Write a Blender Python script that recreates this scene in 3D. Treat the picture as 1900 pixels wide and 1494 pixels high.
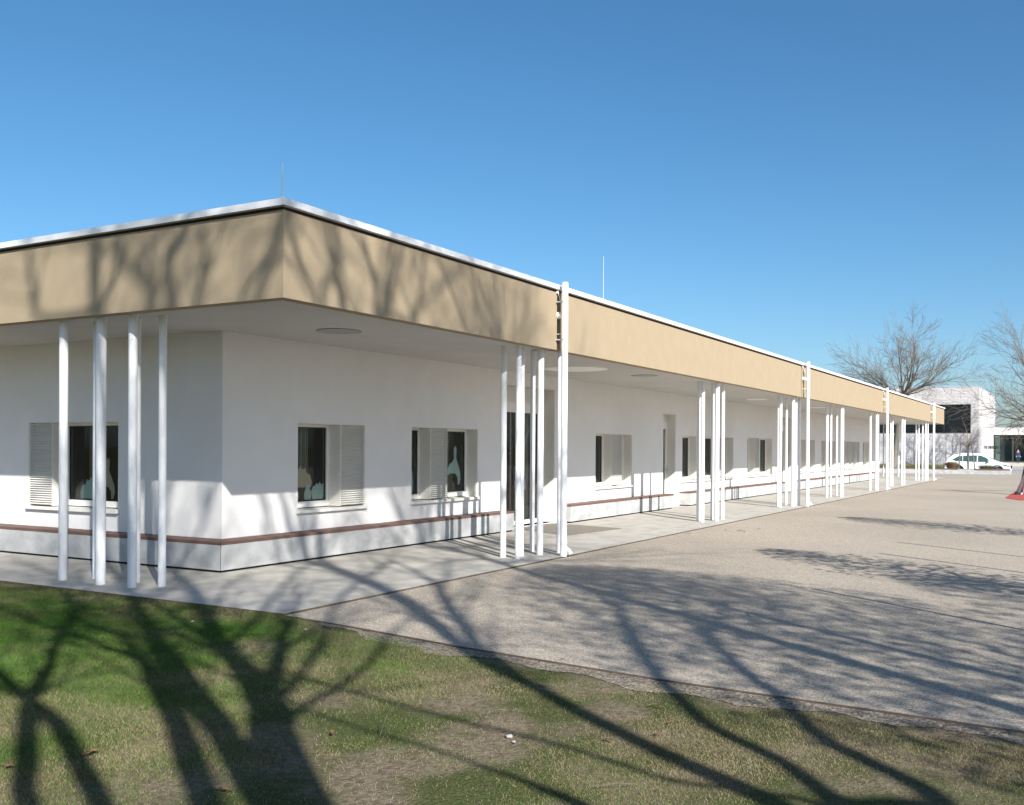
import bpy, bmesh, math, random
import numpy as np
from mathutils import Vector, Matrix, Quaternion
rnd = random.Random(11)
scene = bpy.context.scene
for o in list(bpy.data.objects): bpy.data.objects.remove(o)
col = scene.collection

# ------------------------------------------------------------------ camera
YAW, PITCH, ROLL, FPX = 0.51455, -0.0035, 0.00569, 1826.4
PX, PY, CAMPOS = 970.8, 836.6, Vector((-7.586, -7.130, 1.65))
fw = Vector((math.cos(YAW)*math.cos(PITCH), math.sin(YAW)*math.cos(PITCH), math.sin(PITCH)))
rt = Vector((math.sin(YAW), -math.cos(YAW), 0)); up = rt.cross(fw)
rt2 = rt*math.cos(ROLL)+up*math.sin(ROLL); up2 = -rt*math.sin(ROLL)+up*math.cos(ROLL)
cd = bpy.data.cameras.new('camera'); cam = bpy.data.objects.new('camera', cd); col.objects.link(cam)
M = Matrix((rt2, up2, -fw)).transposed().to_4x4(); M.translation = CAMPOS
cam.matrix_world = M
cd.sensor_width = 36; cd.sensor_fit = 'HORIZONTAL'; cd.lens = FPX/1900*36
cd.shift_x = (950-PX)/1900; cd.shift_y = (PY-747)/1900
cd.clip_start = .05; cd.clip_end = 3000
scene.camera = cam

# ------------------------------------------------------------------ light
SUNV = Vector((2.08, 2.867, -2.204)).normalized()
ELEV = math.asin(-SUNV.z); AZ = math.atan2(-SUNV.x, -SUNV.y)
w = bpy.data.worlds.new('World'); scene.world = w; w.use_nodes = True
nt = w.node_tree; bg = nt.nodes['Background']
sky = nt.nodes.new('ShaderNodeTexSky'); sky.sky_type = 'NISHITA'; sky.sun_disc = False
sky.sun_elevation = ELEV; sky.sun_rotation = AZ
sky.air_density = 0.95; sky.dust_density = 1.6; sky.ozone_density = 4.8; sky.altitude = 500
hs = nt.nodes.new('ShaderNodeHueSaturation'); hs.inputs['Saturation'].default_value = 1.15; hs.inputs['Hue'].default_value = .491; hs.inputs['Value'].default_value = 1.0
nt.links.new(sky.outputs[0], hs.inputs['Color']); nt.links.new(hs.outputs[0], bg.inputs[0]); bg.inputs[1].default_value = 0.086
sl = bpy.data.lights.new('sun', 'SUN'); sl.energy = 5.0; sl.angle = math.radians(.5); sl.color = (1, .96, .90)
so = bpy.data.objects.new('sun', sl); col.objects.link(so); so.rotation_euler = SUNV.to_track_quat('-Z', 'Y').to_euler()
scene.view_settings.view_transform = 'Standard'; scene.view_settings.look = 'None'
scene.view_settings.exposure = 0.74; scene.view_settings.gamma = 1

# ------------------------------------------------------------------ materials
def mat(name, c, rough=.8, c2=None, scale=8, bump=0, bscale=200, metal=0, spec=.35, c3=None, s3=1.2, stretch=None, detail=5, bdist=.004):
    m = bpy.data.materials.new(name); m.use_nodes = True; n = m.node_tree.nodes; l = m.node_tree.links
    b = n['Principled BSDF']; b.inputs['Roughness'].default_value = rough; b.inputs['Metallic'].default_value = metal
    b.inputs['Specular IOR Level'].default_value = spec
    tc = n.new('ShaderNodeTexCoord'); src = tc.outputs['Object']
    if stretch:
        mp = n.new('ShaderNodeMapping'); mp.inputs['Scale'].default_value = stretch; l.new(src, mp.inputs[0]); src = mp.outputs[0]
    if c2 is None: b.inputs['Base Color'].default_value = (*c, 1)
    else:
        no = n.new('ShaderNodeTexNoise'); no.inputs['Scale'].default_value = scale; no.inputs['Detail'].default_value = detail
        l.new(src, no.inputs[0])
        cr = n.new('ShaderNodeValToRGB'); cr.color_ramp.elements[0].position = .35; cr.color_ramp.elements[1].position = .65
        cr.color_ramp.elements[0].color = (*c, 1); cr.color_ramp.elements[1].color = (*c2, 1)
        l.new(no.outputs[0], cr.inputs[0]); out = cr.outputs[0]
        if c3:
            n3 = n.new('ShaderNodeTexNoise'); n3.inputs['Scale'].default_value = s3; n3.inputs['Detail'].default_value = 6
            l.new(src, n3.inputs[0]); r3 = n.new('ShaderNodeValToRGB'); r3.color_ramp.elements[0].position = .45; r3.color_ramp.elements[1].position = .68
            mx = n.new('ShaderNodeMix'); mx.data_type = 'RGBA'; l.new(n3.outputs[0], r3.inputs[0]); l.new(r3.outputs[0], mx.inputs[0])
            l.new(out, mx.inputs[6]); mx.inputs[7].default_value = (*c3, 1); out = mx.outputs[2]
        l.new(out, b.inputs['Base Color'])
    if bump:
        nb = n.new('ShaderNodeTexNoise'); nb.inputs['Scale'].default_value = bscale; nb.inputs['Detail'].default_value = 3
        l.new(tc.outputs['Object'], nb.inputs[0]); bp = n.new('ShaderNodeBump'); bp.inputs['Strength'].default_value = bump; bp.inputs['Distance'].default_value = bdist
        l.new(nb.outputs[0], bp.inputs['Height']); l.new(bp.outputs[0], b.inputs['Normal'])
    return m
MT = {}
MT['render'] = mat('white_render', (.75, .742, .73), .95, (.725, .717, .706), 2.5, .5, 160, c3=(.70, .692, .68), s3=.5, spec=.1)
MT['ochre'] = mat('ochre_render', (.385, .31, .212), .95, (.365, .293, .20), 3, .8, 140, spec=.1, bdist=.006)
MT['coping'] = mat('coping_metal', (.78, .79, .80), .45, (.72, .74, .76), 1.2, spec=.5)
MT['gapbrown'] = mat('joint_dark', (.035, .022, .015), .9)
MT['jointbrown'] = mat('joint_brown', (.16, .09, .035), .9)
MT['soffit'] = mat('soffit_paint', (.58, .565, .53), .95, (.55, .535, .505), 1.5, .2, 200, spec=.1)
MT['white'] = mat('white_paint', (.72, .73, .745), .38, (.68, .695, .71), 3, spec=.45)
MT['pipe'] = mat('pipe_white', (.82, .825, .83), .45, (.77, .775, .78), 6, spec=.45)
MT['cream'] = mat('cream_metal', (.73, .715, .67), .5, (.70, .685, .64), 4, spec=.4)
MT['sill'] = mat('sill_metal', (.74, .73, .69), .4, (.68, .67, .62), 14, spec=.5)
MT['frame'] = mat('window_frame', (.74, .74, .70), .45, spec=.4)
MT['seal'] = mat('black_rubber', (.01, .01, .01), .7)
MT['bench'] = mat('bench_concrete', (.47, .475, .47), .85, (.41, .415, .415), 2.2, .3, 90, c3=(.33, .335, .33), s3=3.4, stretch=(1, 1, 1.4))
MT['wood'] = mat('bench_wood', (.115, .062, .048), .6, (.17, .10, .08), 6, .3, 60, stretch=(1, 1, 18))
MT['slab'] = mat('slab_concrete', (.47, .445, .40), .9, (.425, .402, .362), 1.3, .4, 120, c3=(.36, .34, .30), s3=2.6)
MT['mat'] = mat('ribbed_mat', (.16, .145, .12), .95, (.30, .27, .23), 55, .8, 90)
MT['interior'] = mat('interior_wall', (.42, .42, .36), .9)
MT['curtain'] = mat('curtain_cloth', (.36, .34, .28), .9, (.5, .46, .4), 10, stretch=(6, 6, .2))
MT['paper'] = mat('paper_green', (.56, .67, .62), .9)
MT['paperw'] = mat('paper_cream', (.62, .50, .36), .9)
MT['disc'] = mat('lamp_grey', (.36, .35, .32), .6)
MT['rooflight'] = mat('rooflight_pale', (.90, .89, .86), .6)  # daylight of a rooflight put into the pale colour, no opening behind
MT['steel'] = mat('galvanised_steel', (.50, .53, .58), .5, (.42, .45, .5), 12, metal=.1)
MT['rod'] = mat('rod_alu', (.55, .58, .62), .4, metal=.3)
MT['red'] = mat('red_rubber', (.42, .075, .06), .95, (.36, .06, .05), 30, .5, 80)
MT['darkpost'] = mat('dark_post', (.10, .075, .07), .6)
MT['bark'] = mat('bark', (.13, .115, .095), .95, (.19, .17, .135), 12, .8, 30)
MT['twig'] = mat('twigs', (.15, .125, .10), .95)
MT['leafd'] = mat('dead_leaf', (.15, .075, .038), .8, (.22, .12, .065), 40)
MT['pebble'] = mat('pebble', (.36, .345, .32), .9, (.28, .27, .25), 60)
MT['edging'] = mat('rusty_edging', (.085, .062, .045), .8, (.14, .10, .075), 9)
MT['carpaint'] = mat('car_white', (.80, .82, .84), .18, spec=.6)
MT['carglass'] = mat('car_glass', (.05, .09, .085), .05, spec=.9)
MT['cardark'] = mat('car_plastic', (.025, .027, .03), .6)
MT['rim'] = mat('rim_alloy', (.55, .56, .58), .3, metal=.7)
MT['redlamp'] = mat('tail_lamp', (.28, .02, .03), .2)
MT['dark'] = mat('dark_glazing', (.006, .009, .012), .12, spec=.5)
MT['steeldark'] = mat('dark_steel', (.05, .05, .045), .4)
MT['soil'] = mat('planter_soil', (.12, .10, .07), .95)
MT['shrub'] = mat('shrub_dry', (.20, .19, .09), .9, (.12, .15, .05), 9)
MT['shrubred'] = mat('shrub_russet', (.25, .15, .07), .9, (.16, .14, .06), 9)
MT['jacket'] = mat('jacket_blue', (.012, .025, .09), .8); MT['jeans'] = mat('trousers_teal', (.01, .045, .065), .8); MT['skin'] = mat('skin', (.5, .32, .25), .6)

def speckle(name, cols, scale, big, bump=.6, bigs=.25):
    m = bpy.data.materials.new(name); m.use_nodes = True; n = m.node_tree.nodes; l = m.node_tree.links
    b = n['Principled BSDF']; b.inputs['Roughness'].default_value = .93; b.inputs['Specular IOR Level'].default_value = .15
    tc = n.new('ShaderNodeTexCoord')
    vo = n.new('ShaderNodeTexVoronoi'); vo.inputs['Scale'].default_value = scale; l.new(tc.outputs['Object'], vo.inputs[0])
    sep = n.new('ShaderNodeSeparateColor'); l.new(vo.outputs['Color'], sep.inputs[0])
    cr = n.new('ShaderNodeValToRGB'); e = cr.color_ramp.elements
    e[0].position = 0; e[0].color = (*cols[0], 1); e[1].position = 1; e[1].color = (*cols[-1], 1)
    for i, c in enumerate(cols[1:-1]):
        x = e.new((i+1)/(len(cols)-1)); x.color = (*c, 1)
    l.new(sep.outputs[0], cr.inputs[0])
    no = n.new('ShaderNodeTexNoise'); no.inputs['Scale'].default_value = bigs; no.inputs['Detail'].default_value = 6; l.new(tc.outputs['Object'], no.inputs[0])
    r2 = n.new('ShaderNodeValToRGB'); r2.color_ramp.elements[0].position = .35; r2.color_ramp.elements[1].position = .7
    r2.color_ramp.elements[0].color = (*big[0], 1); r2.color_ramp.elements[1].color = (*big[1], 1); l.new(no.outputs[0], r2.inputs[0])
    mx = n.new('ShaderNodeMix'); mx.data_type = 'RGBA'; mx.blend_type = 'MULTIPLY'; mx.inputs[0].default_value = 1
    l.new(cr.outputs[0], mx.inputs[6]); l.new(r2.outputs[0], mx.inputs[7]); l.new(mx.outputs[2], b.inputs['Base Color'])
    bp = n.new('ShaderNodeBump'); bp.inputs['Strength'].default_value = bump; bp.inputs['Distance'].default_value = .004
    l.new(vo.outputs['Distance'], bp.inputs['Height']); bp.invert = True; l.new(bp.outputs[0], b.inputs['Normal'])
    return m
MT['paving'] = speckle('resin_bound_gravel', [(.235, .203, .163), (.36, .315, .257), (.445, .392, .325), (.60, .54, .46)], 95, ((.86, .85, .84), (1, .98, .96)))
MT['gravel'] = speckle('loose_gravel', [(.11, .088, .062), (.20, .168, .128), (.26, .225, .178), (.42, .38, .32)], 60, ((.75, .74, .74), (1, 1, 1)), 1, 3)

def brick_mat(name, c1, c2, mo, scale=1.0, rowh=.12, bw=.5, bump=.8):
    m = bpy.data.materials.new(name); m.use_nodes = True; n = m.node_tree.nodes; l = m.node_tree.links
    b = n['Principled BSDF']; b.inputs['Roughness'].default_value = .95; b.inputs['Specular IOR Level'].default_value = .1
    tc = n.new('ShaderNodeTexCoord'); sx = n.new('ShaderNodeSeparateXYZ'); l.new(tc.outputs['Object'], sx.inputs[0])
    ad = n.new('ShaderNodeMath'); l.new(sx.outputs[0], ad.inputs[0]); l.new(sx.outputs[1], ad.inputs[1])
    cb = n.new('ShaderNodeCombineXYZ'); l.new(ad.outputs[0], cb.inputs[0]); l.new(sx.outputs[2], cb.inputs[1])
    br = n.new('ShaderNodeTexBrick'); br.inputs['Scale'].default_value = scale; br.inputs['Row Height'].default_value = rowh; br.inputs['Brick Width'].default_value = bw
    br.inputs['Color1'].default_value = (*c1, 1); br.inputs['Color2'].default_value = (*c2, 1); br.inputs['Mortar'].default_value = (*mo, 1)
    br.inputs['Mortar Size'].default_value = .012; l.new(cb.outputs[0], br.inputs[0])
    no = n.new('ShaderNodeTexNoise'); no.inputs['Scale'].default_value = .5; no.inputs['Detail'].default_value = 8; l.new(tc.outputs['Object'], no.inputs[0])
    r2 = n.new('ShaderNodeValToRGB'); r2.color_ramp.elements[0].position = .3; r2.color_ramp.elements[1].position = .7
    r2.color_ramp.elements[0].color = (.84, .81, .79, 1); r2.color_ramp.elements[1].color = (1, 1, 1, 1); l.new(no.outputs[0], r2.inputs[0])
    mx = n.new('ShaderNodeMix'); mx.data_type = 'RGBA'; mx.blend_type = 'MULTIPLY'; mx.inputs[0].default_value = 1
    l.new(br.outputs[0], mx.inputs[6]); l.new(r2.outputs[0], mx.inputs[7]); l.new(mx.outputs[2], b.inputs['Base Color'])
    bp = n.new('ShaderNodeBump'); bp.inputs['Strength'].default_value = bump; bp.inputs['Distance'].default_value = .03
    l.new(br.outputs[1], bp.inputs['Height']); bp.invert = True; l.new(bp.outputs[0], b.inputs['Normal'])
    return m
MT['whitebrick'] = brick_mat('limewashed_brick', (.66, .65, .645), (.59, .577, .573), (.46, .445, .435), 1, .16, .7)

def glass_mat(name, tint, refl):
    m = bpy.data.materials.new(name); m.use_nodes = True; n = m.node_tree.nodes; l = m.node_tree.links
    n.remove(n['Principled BSDF']); out = n['Material Output']
    t = n.new('ShaderNodeBsdfTransparent'); t.inputs[0].default_value = (*tint, 1)
    g = n.new('ShaderNodeBsdfGlossy'); g.inputs['Roughness'].default_value = .02
    f = n.new('ShaderNodeFresnel'); f.inputs[0].default_value = refl; mx = n.new('ShaderNodeMixShader')
    l.new(f.outputs[0], mx.inputs[0]); l.new(t.outputs[0], mx.inputs[1]); l.new(g.outputs[0], mx.inputs[2]); l.new(mx.outputs[0], out.inputs[0])
    return m
MT['glass'] = glass_mat('window_glass', (.84, .90, .86), 1.5)
MT['glassfar'] = glass_mat('shopfront_glass', (.55, .68, .66), 1.6)

def lawn_mat():
    m = bpy.data.materials.new('lawn_soil'); m.use_nodes = True; n = m.node_tree.nodes; l = m.node_tree.links
    b = n['Principled BSDF']; b.inputs['Roughness'].default_value = 1; b.inputs['Specular IOR Level'].default_value = .05
    tc = n.new('ShaderNodeTexCoord')
    def noise(s, d=6):
        q = n.new('ShaderNodeTexNoise'); q.inputs['Scale'].default_value = s; q.inputs['Detail'].default_value = d; l.new(tc.outputs['Object'], q.inputs[0]); return q.outputs[0]
    def ramp(i, a, ca, bb, cb2):
        r = n.new('ShaderNodeValToRGB'); r.color_ramp.elements[0].position = a; r.color_ramp.elements[1].position = bb
        r.color_ramp.elements[0].color = (*ca, 1); r.color_ramp.elements[1].color = (*cb2, 1); l.new(i, r.inputs[0]); return r.outputs[0]
    soil = ramp(noise(25), .3, (.10, .078, .052), .7, (.23, .19, .135))
    green = ramp(noise(60), .3, (.04, .055, .018), .7, (.10, .105, .045))
    k = ramp(noise(1.6, 8), .42, (0, 0, 0), .60, (1, 1, 1))
    mx = n.new('ShaderNodeMix'); mx.data_type = 'RGBA'; l.new(k, mx.inputs[0]); l.new(green, mx.inputs[6]); l.new(soil, mx.inputs[7])
    l.new(mx.outputs[2], b.inputs['Base Color'])
    bp = n.new('ShaderNodeBump'); bp.inputs['Strength'].default_value = 1; bp.inputs['Distance'].default_value = .012
    l.new(noise(45, 6), bp.inputs['Height']); l.new(bp.outputs[0], b.inputs['Normal'])
    return m
MT['lawn'] = lawn_mat()
def blade_mat(name, c, c2):
    m = mat(name, c, .7, c2, 2.2, spec=.2); b = m.node_tree.nodes['Principled BSDF']
    return m
MT['blade1'] = blade_mat('grass_green', (.035, .10, .010), (.075, .145, .024))
MT['blade2'] = blade_mat('grass_olive', (.12, .118, .045), (.17, .152, .072))
MT['blade3'] = blade_mat('grass_straw', (.21, .17, .10), (.27, .225, .14))

# ------------------------------------------------------------------ mesh helpers
class MB:
    def __init__(s): s.v = []; s.f = []; s.m = []
    def face(s, pts, mi=0):
        i = len(s.v); s.v += [tuple(p) for p in pts]; s.f.append(tuple(range(i, i+len(pts)))); s.m.append(mi)
    def box(s, x0, x1, y0, y1, z0, z1, mi=0):
        i = len(s.v); s.v += [(x, y, z) for z in (z0, z1) for y in (y0, y1) for x in (x0, x1)]
        for q in ((0, 2, 3, 1), (4, 5, 7, 6), (0, 1, 5, 4), (2, 6, 7, 3), (0, 4, 6, 2), (1, 3, 7, 5)):
            s.f.append(tuple(i+k for k in q)); s.m.append(mi)
    def prism(s, poly, z0, z1, mi=0):
        n = len(poly); i = len(s.v)
        def zz(z, p): return z(p) if callable(z) else z
        s.v += [(p[0], p[1], zz(z0, p)) for p in poly]+[(p[0], p[1], zz(z1, p)) for p in poly]
        s.f.append(tuple(range(i+n-1, i-1, -1))); s.m.append(mi); s.f.append(tuple(range(i+n, i+2*n))); s.m.append(mi)
        for k in range(n):
            s.f.append((i+k, i+(k+1) % n, i+n+(k+1) % n, i+n+k)); s.m.append(mi)
    def tube(s, pts, rad, n=8, caps=True, mi=0):
        pts = [Vector(p) for p in pts]; i0 = len(s.v); prev = None
        for k, p in enumerate(pts):
            d = (pts[min(k+1, len(pts)-1)]-pts[max(k-1, 0)])
            if d.length < 1e-9: d = Vector((0, 0, 1))
            d.normalize()
            if prev is None: a = d.orthogonal().normalized()
            else:
                a = prev-d*prev.dot(d)
                a = a.normalized() if a.length > 1e-6 else d.orthogonal().normalized()
            prev = a; b = d.cross(a); r = rad[k] if isinstance(rad, (list, tuple)) else rad
            for j in range(n):
                t = 2*math.pi*j/n; s.v.append(tuple(p+a*(math.cos(t)*r)+b*(math.sin(t)*r)))
        for k in range(len(pts)-1):
            for j in range(n):
                q = i0+k*n; s.f.append((q+j, q+(j+1) % n, q+n+(j+1) % n, q+n+j)); s.m.append(mi)
        if caps:
            s.f.append(tuple(i0+j for j in range(n-1, -1, -1))); s.m.append(mi)
            q = i0+(len(pts)-1)*n; s.f.append(tuple(q+j for j in range(n))); s.m.append(mi)
    def build(s, name, m, parent=None, smooth=False, label=None, bevel=0):
        me = bpy.data.meshes.new(name); org = Vector(parent_world(parent)) if parent else Vector((0, 0, 0))
        me.from_pydata([tuple(Vector(p)-org) for p in s.v], [], s.f)
        for x in (m if isinstance(m, (list, tuple)) else [m]): me.materials.append(MT[x] if isinstance(x, str) else x)
        if any(s.m): me.polygons.foreach_set('material_index', s.m)
        if smooth: me.polygons.foreach_set('use_smooth', [True]*len(me.polygons))
        me.update(); o = bpy.data.objects.new(name, me); col.objects.link(o)
        if parent: o.parent = parent
        if label: o['label'] = label
        if bevel:
            b = o.modifiers.new('bevel', 'BEVEL'); b.width = bevel; b.segments = 2; b.limit_method = 'ANGLE'
        return o
def parent_world(o):
    p = Vector(o.location); q = o.parent
    while q: p += q.location; q = q.parent
    return p
def tag(o, label=None, cat=None, group=None, kind=None):
    if label: o['label'] = label
    if cat: o['category'] = cat
    if group: o['group'] = group
    if kind: o['kind'] = kind
    return o
def thing(name, loc, label, cat, group=None):
    o = bpy.data.objects.new(name, None); o.location = loc; o.empty_display_size = .2; col.objects.link(o)
    return tag(o, label, cat, group)
def smooth_angle(o, ang=40):
    me = o.data
    me.polygons.foreach_set('use_smooth', [True]*len(me.polygons))
    try: me.set_sharp_from_angle(angle=math.radians(ang))
    except Exception: pass
def struct(mb, name, m): return tag(mb.build(name, m), kind='structure')
# ------------------------------------------------------------------ ground
GZ = -.05
def strip_sheet(name, m, polys):
    mb = MB()
    for p in polys: mb.face(p)
    return struct(mb, name, m)
g = MB()
for (x0, z0, x1, z1) in ((-500, -.062, 71.3, -.062), (71.3, -.062, 72.6, -.30), (72.6, -.30, 1200, -.30)):
    g.face([(x0, -900, z0), (x1, -900, z1), (x1, 900, z1), (x0, 900, z0)])
struct(g, 'ground', 'lawn')
EDGE = [(-.17, 60), (-.17, -.2), (-.27, -.95), (-.56, -2.59), (-.80, -4.52), (-.92, -6.85), (-1.15, -12), (-1.6, -40)]
def edge_x(y):
    for (xa, ya), (xb, yb) in zip(EDGE, EDGE[1:]):
        if y >= yb: return xb+(xa-xb)*(y-yb)/(ya-yb)
    return EDGE[-1][0]
pv = MB()
E2 = EDGE[1:]
for (xa, ya), (xb, yb) in zip(E2, E2[1:]):
    pv.face([(xa, ya, GZ), (xb, yb, GZ), (71.2, yb, GZ), (71.2, ya, GZ)])
pv.face([(51.9, -.2, GZ), (71.2, -.2, GZ), (71.2, 90, GZ), (51.9, 90, GZ)])
struct(pv, 'paving', 'paving')
st = MB()
st.face([(71.2, -40, GZ), (72.55, -40, -.288), (72.55, 90, -.288), (71.2, 90, GZ)])
st.face([(72.55, -40, -.288), (500, -40, -.288), (500, 90, -.288), (72.55, 90, -.288)])
struct(st, 'street', mat('street_asphalt', (.30, .29, .285), .9, (.36, .35, .34), .3))
ed = MB()
for (xa, ya), (xb, yb) in zip(EDGE[1:-1], EDGE[2:]):
    ed.prism([(xa-.010, ya), (xb-.010, yb), (xb+.003, yb), (xa+.003, ya)], -.07, GZ+.004)
struct(ed, 'paving_edging', 'edging')
gs = MB(); ys = [-.75-.1*i for i in range(0, 113)]; outer = []
for i, y in enumerate(ys):
    wd = .05+.20*min(1, (i+1)/14)+.06*math.sin(y*2.3)+.05*math.sin(y*7.1+1)+rnd.uniform(-.03, .03); outer.append(edge_x(y)-.014-wd)
for i in range(len(ys)-1):
    gs.face([(outer[i], ys[i], -.0575), (outer[i+1], ys[i+1], -.0575), (edge_x(ys[i+1])-.014, ys[i+1], -.0575), (edge_x(ys[i])-.014, ys[i], -.0575)])
struct(gs, 'gravel_strip', 'gravel')
# pavement slab under the canopy, falling slightly outwards
sb = MB(); xi, yi = 1.9, 2.86; xo, yo, zo = -.15, -.17, -.036
sb.face([(xo, yo, zo), (56.7, yo, zo), (56.7, yi, .0), (xi-.34, 2.52, 0)][:2]+[(56.7, 2.52, 0), (xi-.34, 2.52, 0)])
sb.face([(xo, yo, zo), (xi-.34, 2.52, 0), (xi-.34, 30, 0), (xo, 30, zo)])
sb.face([(xi-.34, 2.52, 0), (56.7, 2.52, 0), (56.7, 30, 0), (xi-.34, 30, 0)])
sb.face([(xo, yo, zo), (xo, yo, -.1), (56.7, yo, -.1), (56.7, yo, zo)])
sb.face([(xo, yo, zo), (xo, 30, zo), (xo, 30, -.1), (xo, yo, -.1)])
sb.face([(56.7, yo, zo), (56.7, yo, -.1), (56.7, 30, -.1), (56.7, 30, 0), (56.7, 2.52, 0)])
struct(sb, 'pavement', 'slab')
jt = MB()
for x in (0,): pass
for x in (18.1, 36.2): jt.face([(x, -.165, -.032), (x+.005, -.165, -.032), (x+.005, 2.5, .0035), (x, 2.5, .0035)])
jt.box(xo-.005, 56.7, yo-.006, yo-.001, -.06, -.0362); jt.box(xo-.005, xo-.001, yo, 30, -.06, -.0362)
struct(jt, 'pavement_joint', 'edging')

# ------------------------------------------------------------------ the long pavilion
WA, WB, SO, TO, CE = 1.905, 2.867, 3.176, 4.184, 56.55
BL = thing('pavilion_building', (0, 0, 0), 'long single-storey white pavilion with ochre fascia and deep flat canopy', 'building')
XE, YE = 51.6, 20.0
OPEN = [  # x0, x1, z0, z1, louvre boxes, is door
 (3.36, 4.94, .69, 2.0, [(4.34, 4.94)], 0), (6.19, 8.34, .69, 2.0, [(6.78, 7.33)], 0), (9.30, 11.5, .02, 2.93, [], 1),
 (13.58, 15.77, .69, 2.0, [(14.535, 15.157)], 0), (17.94, 18.9, .02, 2.62, [], 2), (19.39, 24.26, .69, 2.02, [(20.67, 21.27), (22.85, 23.4)], 0),
 (25.84, 29.0, .69, 2.04, [(26.8, 27.36)], 0), (30.0, 31.73, .02, 2.9, [], 1), (33.25, 35.8, .69, 2.04, [(34.3, 34.9)], 0),
 (37.0, 39.9, .69, 2.04, [(38.0, 38.6)], 0), (41.3, 45.75, .69, 2.04, [(42.6, 43.1), (43.9, 44.4), (45.2, 45.75)], 0), (46.7, 48.3, .69, 2.04, [], 0)]
OPENL = [(4.94, 7.03, .69, 2.0, [(6.46, 7.03)], 0), (10.2, 12.4, .69, 2.0, [(11.0, 11.6)], 0)]
RD = .27
def facade(mb, a0, a1, ops, to3, ztop, inner=.4):
    # to3(a, depth, z)
    def rect(p0, p1, z0, z1, d, flip):
        q = [to3(p0, d, z0), to3(p1, d, z0), to3(p1, d, z1), to3(p0, d, z1)]
        mb.face(q[::-1] if flip else q)
    for d in (0, inner):
        cur = a0
        for o in ops:
            rect(cur, o[0], 0, ztop, d, d > 0); rect(o[0], o[1], 0, o[2], d, d > 0); rect(o[0], o[1], o[3], ztop, d, d > 0); cur = o[1]
        rect(cur, a1, 0, ztop, d, d > 0)
    for o in ops:
        x0, x1, z0, z1 = o[:4]
        mb.face([to3(x0, 0, z0), to3(x0, inner, z0), to3(x0, inner, z1), to3(x0, 0, z1)])
        mb.face([to3(x1, 0, z0), to3(x1, 0, z1), to3(x1, inner, z1), to3(x1, inner, z0)])
        mb.face([to3(x0, 0, z1), to3(x0, inner, z1), to3(x1, inner, z1), to3(x1, 0, z1)])
        mb.face([to3(x0, 0, z0), to3(x1, 0, z0), to3(x1, inner, z0), to3(x0, inner, z0)])
R3 = lambda a, d, z: (a, WB+d, z)
L3 = lambda a, d, z: (WA+d, a, z)
wb = MB(); facade(wb, WA, XE, OPEN, R3, SO+.35); facade(wb, WB, 30, OPENL, L3, SO+.35)
wb.face([(XE, WB, 0), (XE, YE, 0), (XE, YE, SO+.3), (XE, WB, SO+.3)])
wb.build('wall', 'render', BL)
# fascia with the dark vertical expansion joints behind each downpipe
GAPS = [(6.075, 6.18), (21.55, 21.67), (35.6, 35.75), (50.5, 50.62)]
def fascia(name, parent):
    mb = MB(); zb, zt = SO, TO-.105; cur = 0
    for a, b in GAPS+[(CE, CE)]:
        mb.box(cur, a, 0, .16, zb, zt); cur = b
    mb.box(0, .16, .16, 30, zb, zt); mb.box(CE-.16, CE, .16, YE+2, zb, zt)
    return mb.build(name, 'ochre', parent)
fascia('fascia', BL)
for a, b in GAPS:
    jg = MB(); jg.box(a-.02, b+.02, .162, .2, SO+.001, TO-.118); jg.build('expansion_joint', 'jointbrown', BL)
gp = MB(); gp.box(.015, CE-.03, .015, .06, TO-.11, TO-.066); gp.box(.015, .06, .06, 30, TO-.11, TO-.066); gp.box(CE-.06, CE-.03, .06, YE, TO-.11, TO-.066)
gp.build('shadow_gap', 'gapbrown', BL)
cp = MB(); oh = .055; segs = [-oh, 6.12, 21.6, 35.67, 50.56, CE+oh]
for a, b in zip(segs, segs[1:]): cp.box(a+(.003 if a > 0 else 0), b, -oh, .30, TO-.07, TO)
cp.box(-oh, .30, .302, 30, TO-.07, TO); cp.box(CE-.3, CE+oh, .302, YE+2, TO-.07, TO)
cp.build('roof_coping', 'coping', BL)
rf = MB(); rf.box(.3, CE-.3, .3, YE+2, TO-.3, TO-.12); rf.box(.3, 20, YE+2, 30, TO-.3, TO-.12); rf.build('roof', 'gravel', BL)
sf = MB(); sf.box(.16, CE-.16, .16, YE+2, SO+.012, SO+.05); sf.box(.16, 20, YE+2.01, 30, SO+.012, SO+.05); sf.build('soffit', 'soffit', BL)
def disc(x, y, r, m, lab, th=.012):
    mb = MB(); mb.tube([(x, y, SO+.013), (x, y, SO+.012-th)], r, 40); o = mb.build('ceiling_disc', m, BL, label=lab); return o  # flat closed discs; the pale ones stand in for daylit rooflights
disc(2.62, 1.47, .30, 'disc', 'grey round ceiling disc near the corner')
disc(9.60, 1.42, .62, 'rooflight', 'large pale round disc painted as bright as a daylit rooflight')
disc(11.85, .92, .28, 'disc', 'small grey ceiling disc')
disc(6.08, .30, .14, 'disc', 'grey ceiling disc beside the first downpipe')
disc(22.6, 1.62, .33, 'rooflight', 'pale round ceiling disc painted like a daylit rooflight'); disc(29.4, 1.3, .33, 'rooflight', 'pale round ceiling disc painted like a daylit rooflight')
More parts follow.
